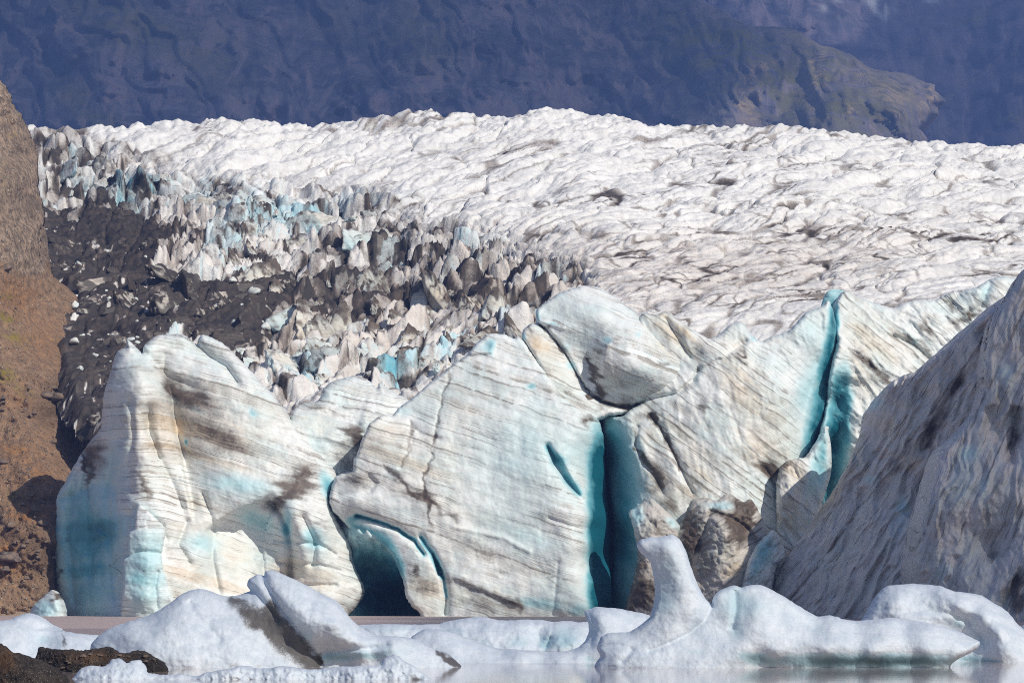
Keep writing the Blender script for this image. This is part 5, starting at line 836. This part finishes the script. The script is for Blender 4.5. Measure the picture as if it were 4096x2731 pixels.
i3 = berg("iceberg", np.concatenate([b1((360, 720), (370, 580), (400, 545), (430, 505), (470, 485), (540, 490), (570, 480), (600, 455), (640, 448), (680, 470), (720, 455), (755, 456), (780, 490), (795, 525), (840, 528), (880, 535), (960, 532), (1050, 540), (1120, 520), (1180, 510), (1240, 500), (1300, 485), (1370, 497), (1440, 500), (1520, 486), (1600, 500), (1700, 506), (1760, 495)), b2((30, 560), (60, 520), (110, 495), (150, 505), (185, 540), (220, 555), (260, 580), (290, 610), (320, 625), (360, 660), (420, 760)), b1((1200, 760))]),
          158., C(b1, (400, 550, 1), (470, 485, 1.4), (620, 450, 1.6), (740, 458, 1.6), (840, 530, 1.2), (1050, 540, 1), (1370, 497, 1), (1750, 495, 1), (1900, 440, 1.2), (2090, 420, 1.4), (600, 520, 0), (700, 510, .2), (500, 560, -.2), (900, 560, .2), (1200, 550, 0), (1500, 550, 0), (1900, 500, -.2), (2100, 500, -.2), (2200, 560, -.4), (600, 650, -1), (1500, 650, -1), (2000, 650, -1)),
          "lumpy rotten ice along the bottom edge of the picture, nearest the viewer", seed=361, strata=(.2, None), R=18, Rd=.5, thick=2., step=4., lumps=((.28, 60.), (.18, 22.), (.06, 8.)), jag=3,
          dirt=[L(b1, ((800, 575), (1000, 560), (1150, 565), (1400, 575)), 16, .35), E(b1, 460, 560, 40, 14, 0, .4), E(b1, 760, 560, 90, 16, 0, .25), E(b2, 260, 650, 60, 36, 10, .75), E(b2, 130, 650, 40, 20, 0, .4), E(b1, 2080, 540, 40, 40, 0, .3)], blue=[E(b1, 640, 490, 60, 30, 0, .12), E(b1, 1600, 530, 200, 30, 0, .1)])

# gravel mound and dark boulder in the corner
mound = relief("gravel_mound", b1((190, 640), (200, 400), (225, 384), (260, 392), (330, 400), (400, 398), (450, 404), (500, 394), (560, 385), (610, 392), (640, 415), (690, 416), (740, 404), (780, 408), (830, 440), (870, 460), (890, 490), (902, 530), (880, 600)), 172., 3.6, C(b1, (200, 405, 1.5), (260, 395, 1.5), (560, 390, 1.6), (740, 408, 1.4), (890, 495, .8), (300, 440, .3), (500, 450, 0), (700, 460, -.2), (820, 500, -.4), (500, 560, -1), (800, 560, -.8)), STONE, R=16, Rd=.5, thick=2., srip=0, lumps=((.25, 40.), (.2, 14.), (.10, 6.)), jag=5, jagf=1 / 9., seed=371,
               warm=[E(b1, 500, 440, 200, 40, 0, .25)], dirt=[E(b1, 800, 500, 90, 60, 0, .5), E(b1, 330, 470, 120, 20, 20, .4)])
tag(mound, "low mound of brown gravel and dirt lying on the ice at the left", "gravel mound")
bould = relief("dark_boulder", b1((-140, 700), (-140, 330), (-40, 350), (0, 365), (30, 385), (60, 412), (100, 420), (135, 430), (170, 442), (215, 458), (260, 480), (300, 505), (335, 535), (360, 565), (375, 590), (380, 700)), 152., 3.6, C(b1, (-100, 350, 2), (0, 370, 1.5), (100, 425, 1), (250, 480, .8), (370, 590, .6), (50, 480, -.2), (150, 520, -.5), (0, 550, -.8), (250, 560, -.2), (100, 650, -1)), STONE, R=30, Rd=.7, thick=2., srip=0, lumps=((.3, 60.), (.14, 18.), (.07, 7.)), jag=4, jagf=1 / 10., seed=375,
               dirt=[E(b1, 0, 480, 60, 90, 0, .6)], warm=[E(b1, 20, 470, 60, 80, 0, .5)])
tag(bould, "dark rough boulder in the bottom left corner", "boulder")

# ------------------------------------------------------------------ faceted blocks: seracs on the broken flank, stones on the hillside
def ico(n):
    import bmesh
    bm = bmesh.new(); bmesh.ops.create_icosphere(bm, subdivisions=n, radius=1.0)
    bm.verts.ensure_lookup_table()
    v = np.array([x.co[:] for x in bm.verts]); f = np.array([[x.index for x in p.verts] for p in bm.faces]); bm.free()
    return v, f
ICO4 = ico(5); ICO3 = ico(3)
def block(seed, name, mat, dirt=0., blue=.1, sharp=1.0, hi=True, planes=9, warm=.2):
    r = np.random.RandomState(seed)
    v, f = ICO4 if hi else ICO3
    n = r.normal(size=(planes, 3)); n[:, 2] = np.abs(n[:, 2]) * .8 + .05; n /= np.linalg.norm(n, axis=1)[:, None]
    o = r.uniform(.45, .85, planes)
    n = np.concatenate([n, [[0, 0, -1]]]); o = np.append(o, .6)
    dn = np.maximum(v @ n.T, 1e-3)
    t = o[None] / dn
    k = t.argmin(1); rad = np.minimum((np.clip(1 / t, 0, 1e3)**20).sum(1)**(-1 / 20.), 1.25)
    p = v * rad[:, None]
    p[:, 2] *= sharp
    p[:, 1] *= (.45 if hi else 1.)
    if hi: p[:, 1] += .35 * p[:, 2]
    nz = fbm(p[:, 0] * 2.3 + p[:, 2], p[:, 1] * 2.3 - p[:, 2] * .7, seed + 3, 4)
    p = p * (1 + .24 * nz)[:, None]
    fl = fbm((p[:, 0] + p[:, 1]) * 6, p[:, 2] * .9, seed + 9, 4)
    p[:, :2] *= (1 + .11 * fl)[:, None]
    p = p * (1 + .055 * fbm(p[:, 0] * 9 + p[:, 1] * 4, p[:, 2] * 6, seed + 11, 3))[:, None]
    if hi: p[:, 2] *= 1 + .30 * fbm(p[:, 0] * 3.5, p[:, 1] * 3.5, seed + 13, 3)
    fd = r.uniform(0, 1, planes + 1)
    D_ = dirt * (.25 + .8 * fd[k]) + dirt * .9 * sstep(.0, .4, fbm(p[:, 0] * 3.2 + p[:, 2], p[:, 2] * .8 + p[:, 1] * 2, seed + 15, 3)) + dirt * .7 * sstep(.35, .9, p[:, 2]) + .25 * nz
    B_ = blue * (r.uniform(0, 1, planes + 1)[k] > .45) * (1.1 - .6 * p[:, 2])
    ob = mesh_obj(name, p, f, mat, dict(dirt=np.clip(D_, 0, 1.3), blue=np.clip(B_, 0, 1), warm=np.full(len(p), warm), strata=p[:, 2] * 2 + p[:, 0] * .8 * r.uniform(-1, 1)))
    return ob

rs = np.random.RandomState(5)
KINDS_ = {
 'clean': dict(mat=ICE, dirt=.36, blue=.16, warm=.4, name="serac", label="pale serac with blue clefts in the broken ice left of the smooth glacier", group="pale seracs in the broken ice"),
 'streaked': dict(mat=ICE, dirt=.52, blue=.1, warm=.6, name="serac", label="brown-streaked serac between the black debris and the clean ice", group="brown-streaked seracs"),
 'black': dict(mat=ICE_BLACK, dirt=.95, blue=0, warm=.2, name="debris_covered_serac", label="black debris-covered ice hummock beside the brown hillside", group="black debris-covered hummocks"),
}
bank = {}
for kk, d in KINDS_.items():
    bank[kk] = [d['name'], [block(500 + 31 * j + len(kk), d['name'], d['mat'], d['dirt'], d['blue'], sharp=(.75 if kk == 'black' else 1.0) + .1 * (j % 3), warm=d['warm']) for j in range(7)], 0]
def place(kk, u, v, size):
    x, y, z = on_glacier(u, v)
    nm, protos, used_n = bank[kk]
    j = rs.randint(len(protos))
    pr = protos[j]
    if pr.get("label") is None: o = pr
    else:
        o = pr.copy(); COL.objects.link(o)
    d = KINDS_[kk]
    tag(o, d['label'], "serac" if kk != 'black' else "ice hummock", d['group'])
    o.location = (x, y, z - size * .05)
    o.rotation_euler = (rs.uniform(-.2, .2), rs.uniform(-.3, .3), (-.65 if v < 950 else .65) + rs.normal() * .4)
    o.scale = (size * rs.uniform(.8, 1.8), size * rs.uniform(.7, 1.2), size * rs.uniform(.7, 1.2))
    return o
def scatter(kk, n, poly, smin, smax, mind):
    pl = np.asarray(poly); lo, hi = pl.min(0), pl.max(0); got = []; tries = 0
    while len(got) < n and tries < 6000:
        tries += 1
        q_ = np.array([[rs.uniform(lo[0], hi[0]), rs.uniform(lo[1], hi[1])]])
        if not inside(q_, pl)[0]: continue
        if any(np.hypot(q_[0, 0] - g[0], (q_[0, 1] - g[1]) * 1.5) < mind for g in got): continue
        got.append(q_[0]); place(kk, q_[0, 0], q_[0, 1], smin + (smax - smin) * rs.uniform(0, 1) ** 2.2)
scatter('black', 48, D((110, 520), (300, 540), (420, 600), (480, 660), (690, 600), (700, 660), (560, 780), (300, 800), (230, 860), (170, 800), (100, 640)), 1.0, 4.6, 42)
scatter('clean', 48, D((150, 340), (400, 410), (640, 440), (840, 470), (900, 560), (780, 620), (660, 580), (560, 560), (440, 480), (160, 460)), 1.0, 4.6, 46)
scatter('streaked', 44, D((420, 560), (560, 540), (720, 640), (900, 640), (1100, 690), (1230, 720), (1150, 780), (900, 800), (700, 760), (640, 700), (560, 640)), 1.0, 4.8, 50)
scatter('black', 16, D((225, 900), (330, 880), (330, 1010), (300, 1040), (250, 1020)), 1.2, 3.0, 24)
scatter('clean', 26, D((540, 770), (700, 740), (900, 790), (1060, 800), (960, 880), (800, 860), (660, 900), (600, 860)), 1.2, 3.6, 60)
for kk in bank:
    for pr in bank[kk][1]:
        if pr.get("label") is None: bpy.data.objects.remove(pr)

# scraps of clean ice on the black debris
fr_protos = [block(700 + j, "ice_fragment", ICE, .12, .1, 1.0, hi=False, planes=8, warm=.2) for j in range(4)]
fr_new = [True] * 4
pl = D((110, 540), (330, 560), (480, 660), (680, 640), (640, 760), (300, 800), (240, 900), (180, 900), (110, 640)); n_ = 0
while n_ < 60:
    q_ = np.array([[rs.uniform(180, 1200), rs.uniform(930, 1600)]])
    if not inside(q_, pl)[0]: continue
    x, y, z = on_glacier(q_[0, 0], q_[0, 1]); j = rs.randint(4); s = .25 + .6 * rs.uniform()**3
    o = fr_protos[j] if fr_new[j] else fr_protos[j].copy()
    if not fr_new[j]: COL.objects.link(o)
    fr_new[j] = False
    o.location = (x, y, z + s * .3); o.scale = (s * 1.3, s, s); o.rotation_euler = (rs.uniform(-.4, .4), rs.uniform(-.4, .4), rs.uniform(0, 6))
    tag(o, "small scrap of clean white ice lying on the black debris", "ice fragment", "white ice scraps on the black debris"); n_ += 1

# stones lying on the scree
HS = SURF["hillside"]
protos = [block(900 + j, "stone", PEBBLE, .1, 0, 1.0, hi=False, planes=8, warm=.1) for j in range(6)]
first = [True] * 6
spots = [(kL, 215, 580, 5.2), (kL, 238, 600, 5.0), (kL, 285, 530, 5.5), (kL, 325, 592, 4.2), (kL, 300, 520, 4.5), (kL, 50, 1145, 3.2), (kL, 40, 1290, 4.6), (kL, 15, 1280, 3.6), (kL, 25, 1340, 3.2), (kL, 5, 870, 4.0), (kL, 120, 915, 3.0), (kL, 230, 787, 1.8), (kL, 70, 200, 1.6), (kL, 15, 590, 2.2), (kL, 185, 1140, 2.6), (kL, 100, 1240, 2.4), (kL, 230, 550, 3.0), (kL, 30, 20, 5.0), (kL, 160, 1080, 2.6), (kL, 310, 625, 2.6)]
for _ in range(70):
    spots.append((kL, rs.uniform(0, 330), rs.uniform(600, 1420), rs.uniform(.7, 1.7)))
for cc, px, py, sz in spots:
    if px > 260 and py > 880: continue
    u, v = cc((px, py))[0]
    Y = float(HS([(u, v)])[0]) - .6
    x = (u - UC) / F * Y; z = HC + (VH - v) / F * Y
    j = rs.randint(6)
    if first[j]: o = protos[j]; first[j] = False
    else:
        o = protos[j].copy(); COL.objects.link(o)
    s = sz * .27
    o.location = (x, Y, z); o.scale = (s * rs.uniform(.9, 1.4), s, s * rs.uniform(.6, .9)); o.rotation_euler = (rs.uniform(-.3, .3), rs.uniform(-.3, .3), rs.uniform(0, 6))
    big = sz > 2.9
    tag(o, "large grey stone lying on the hillside scree" if big else "small loose stone scattered on the brown scree slope", "stone", "large stones on the hillside" if big else "small stones on the scree")

# loose stones on the gravel mound
GM = SURF["gravel_mound"]
for n_ in range(26):
    u, v = b1((rs.uniform(240, 860), rs.uniform(415, 500)))[0]
    if v < b1((0, np.interp((u / .744), [200, 300, 560, 650, 740, 830, 890], [405, 412, 398, 426, 416, 452, 500])))[0, 1]: continue
    Y = float(GM([(u, v)])[0]) - .08
    o = protos[n_ % 6].copy(); COL.objects.link(o); s = rs.uniform(.05, .14)
    o.location = ((u - UC) / F * Y, Y, HC + (VH - v) / F * Y); o.scale = (s * 1.3, s, s * .8); o.rotation_euler = (rs.uniform(-.3, .3), 0, rs.uniform(0, 6))
    tag(o, "brown pebble half sunk in the gravel mound", "pebble", "pebbles on the gravel mound"); o.name = "pebble"

# ------------------------------------------------------------------ clouds (out of view above, added to shade the mountain, the right ice and, thinly, the near water)
def shade_cloud(name, x0, x1, y0, y1, zc, th, clear, seed, n=50):
    t = NT(name + "_vapour")
    dif = t.n("BsdfDiffuse", {"Color": (.9, .9, .92)}); tr = t.n("BsdfTransparent")
    mx = t.n("MixShader", {"Fac": 1 - clear}); t.t.links.new(tr.outputs[0], mx.inputs[1]); t.t.links.new(dif.outputs[0], mx.inputs[2]); t.t.links.new(mx.outputs[0], t.out.inputs[0])
    g = np.linspace(0, 1, n); Xc, Yc = np.meshgrid(x0 + (x1 - x0) * g, y0 + (y1 - y0) * g)
    L_ = min(x1 - x0, y1 - y0) * .05
    Xc = Xc + L_ * fbm(Xc / (L_ * 4), Yc / (L_ * 4), seed, 3); Yc = Yc + L_ * fbm(Xc / (L_ * 4), Yc / (L_ * 4), seed + 5, 3)
    e = np.minimum(np.minimum(*np.meshgrid(g, g)), np.minimum(*np.meshgrid(1 - g, 1 - g)))
    e = np.sqrt(np.clip(e / .12, 0, 1))
    up = zc + th * e * (.6 + .6 * billow(Xc / (th * 3), Yc / (th * 3), seed + 9)); lo = zc - th * .35 * e
    idx = np.arange(n * n).reshape(n, n)
    q = np.stack([idx[:-1, :-1].ravel(), idx[:-1, 1:].ravel(), idx[1:, 1:].ravel(), idx[1:, :-1].ravel()], 1)
    co = np.concatenate([np.stack([Xc.ravel(), Yc.ravel(), up.ravel()], 1), np.stack([Xc.ravel(), Yc.ravel(), lo.ravel()], 1)])
    ring = np.concatenate([idx[0, :-1], idx[:-1, -1], idx[-1, :0:-1], idx[:0:-1, 0]]); r2_ = np.roll(ring, -1)
    fc = np.concatenate([q, q[:, ::-1] + n * n, np.stack([r2_, ring, ring + n * n, r2_ + n * n], 1)])
    o = mesh_obj(name, co, fc, t.m)
    return tag(o, None, None, None, "structure")
def shade_offset(zc, z): return SUN[0] / SUN[2] * (zc - z), SUN[1] / SUN[2] * (zc - z)
ZC = 2700.
ox, oy = shade_offset(ZC, 640.)
shade_cloud("shade_cloud", -2600 + ox, 285 + ox, 2600 + oy, 6200 + oy, ZC, 120, .55, 801)
shade_cloud("shade_cloud", 250 + ox, 3600 + ox, 5350 + oy, 9000 + oy, ZC, 120, .55, 803)
ZN = 800.
ox, oy = shade_offset(ZN, 0.)
shade_cloud("shade_cloud", -420 + ox, 420 + ox, -60 + oy, 345 + oy, ZN, 30, .78, 805, n=40)
shade_cloud("shade_cloud", -14 + ox, 420 + ox, 350 + oy, 490 + oy, ZN, 20, .36, 807, n=40)  # thicker one added to keep sun off the right-hand ice slope

# ------------------------------------------------------------------ haze: one closed box of thin bluish air round everything but the clouds
HAZE = 0.0002
hm = bpy.data.materials.new("thin_air"); hm.use_nodes = True
ht = hm.node_tree; ht.nodes.clear()
ho = ht.nodes.new("ShaderNodeOutputMaterial"); hv = ht.nodes.new("ShaderNodeVolumePrincipled")
hv.inputs["Color"].default_value = (.23, .40, 1.0, 1); hv.inputs["Density"].default_value = HAZE
ht.links.new(hv.outputs[0], ho.inputs["Volume"])
if HAZE > 0:
    x0, x1, y0, y1, z0, z1 = -3500, 3500, -150, 8500, -7.5, 2300
    co = np.array([(x0, y0, z0), (x1, y0, z0), (x1, y1, z0), (x0, y1, z0), (x0, y0, z1), (x1, y0, z1), (x1, y1, z1), (x0, y1, z1)], float)
    hz = mesh_obj("haze", co, np.array([[0, 3, 2, 1], [4, 5, 6, 7], [0, 1, 5, 4], [1, 2, 6, 5], [2, 3, 7, 6], [3, 0, 4, 7]]), hm, smooth=False)
    tag(hz, "thin bluish air between the glacier and the mountain", "haze", None, "stuff")
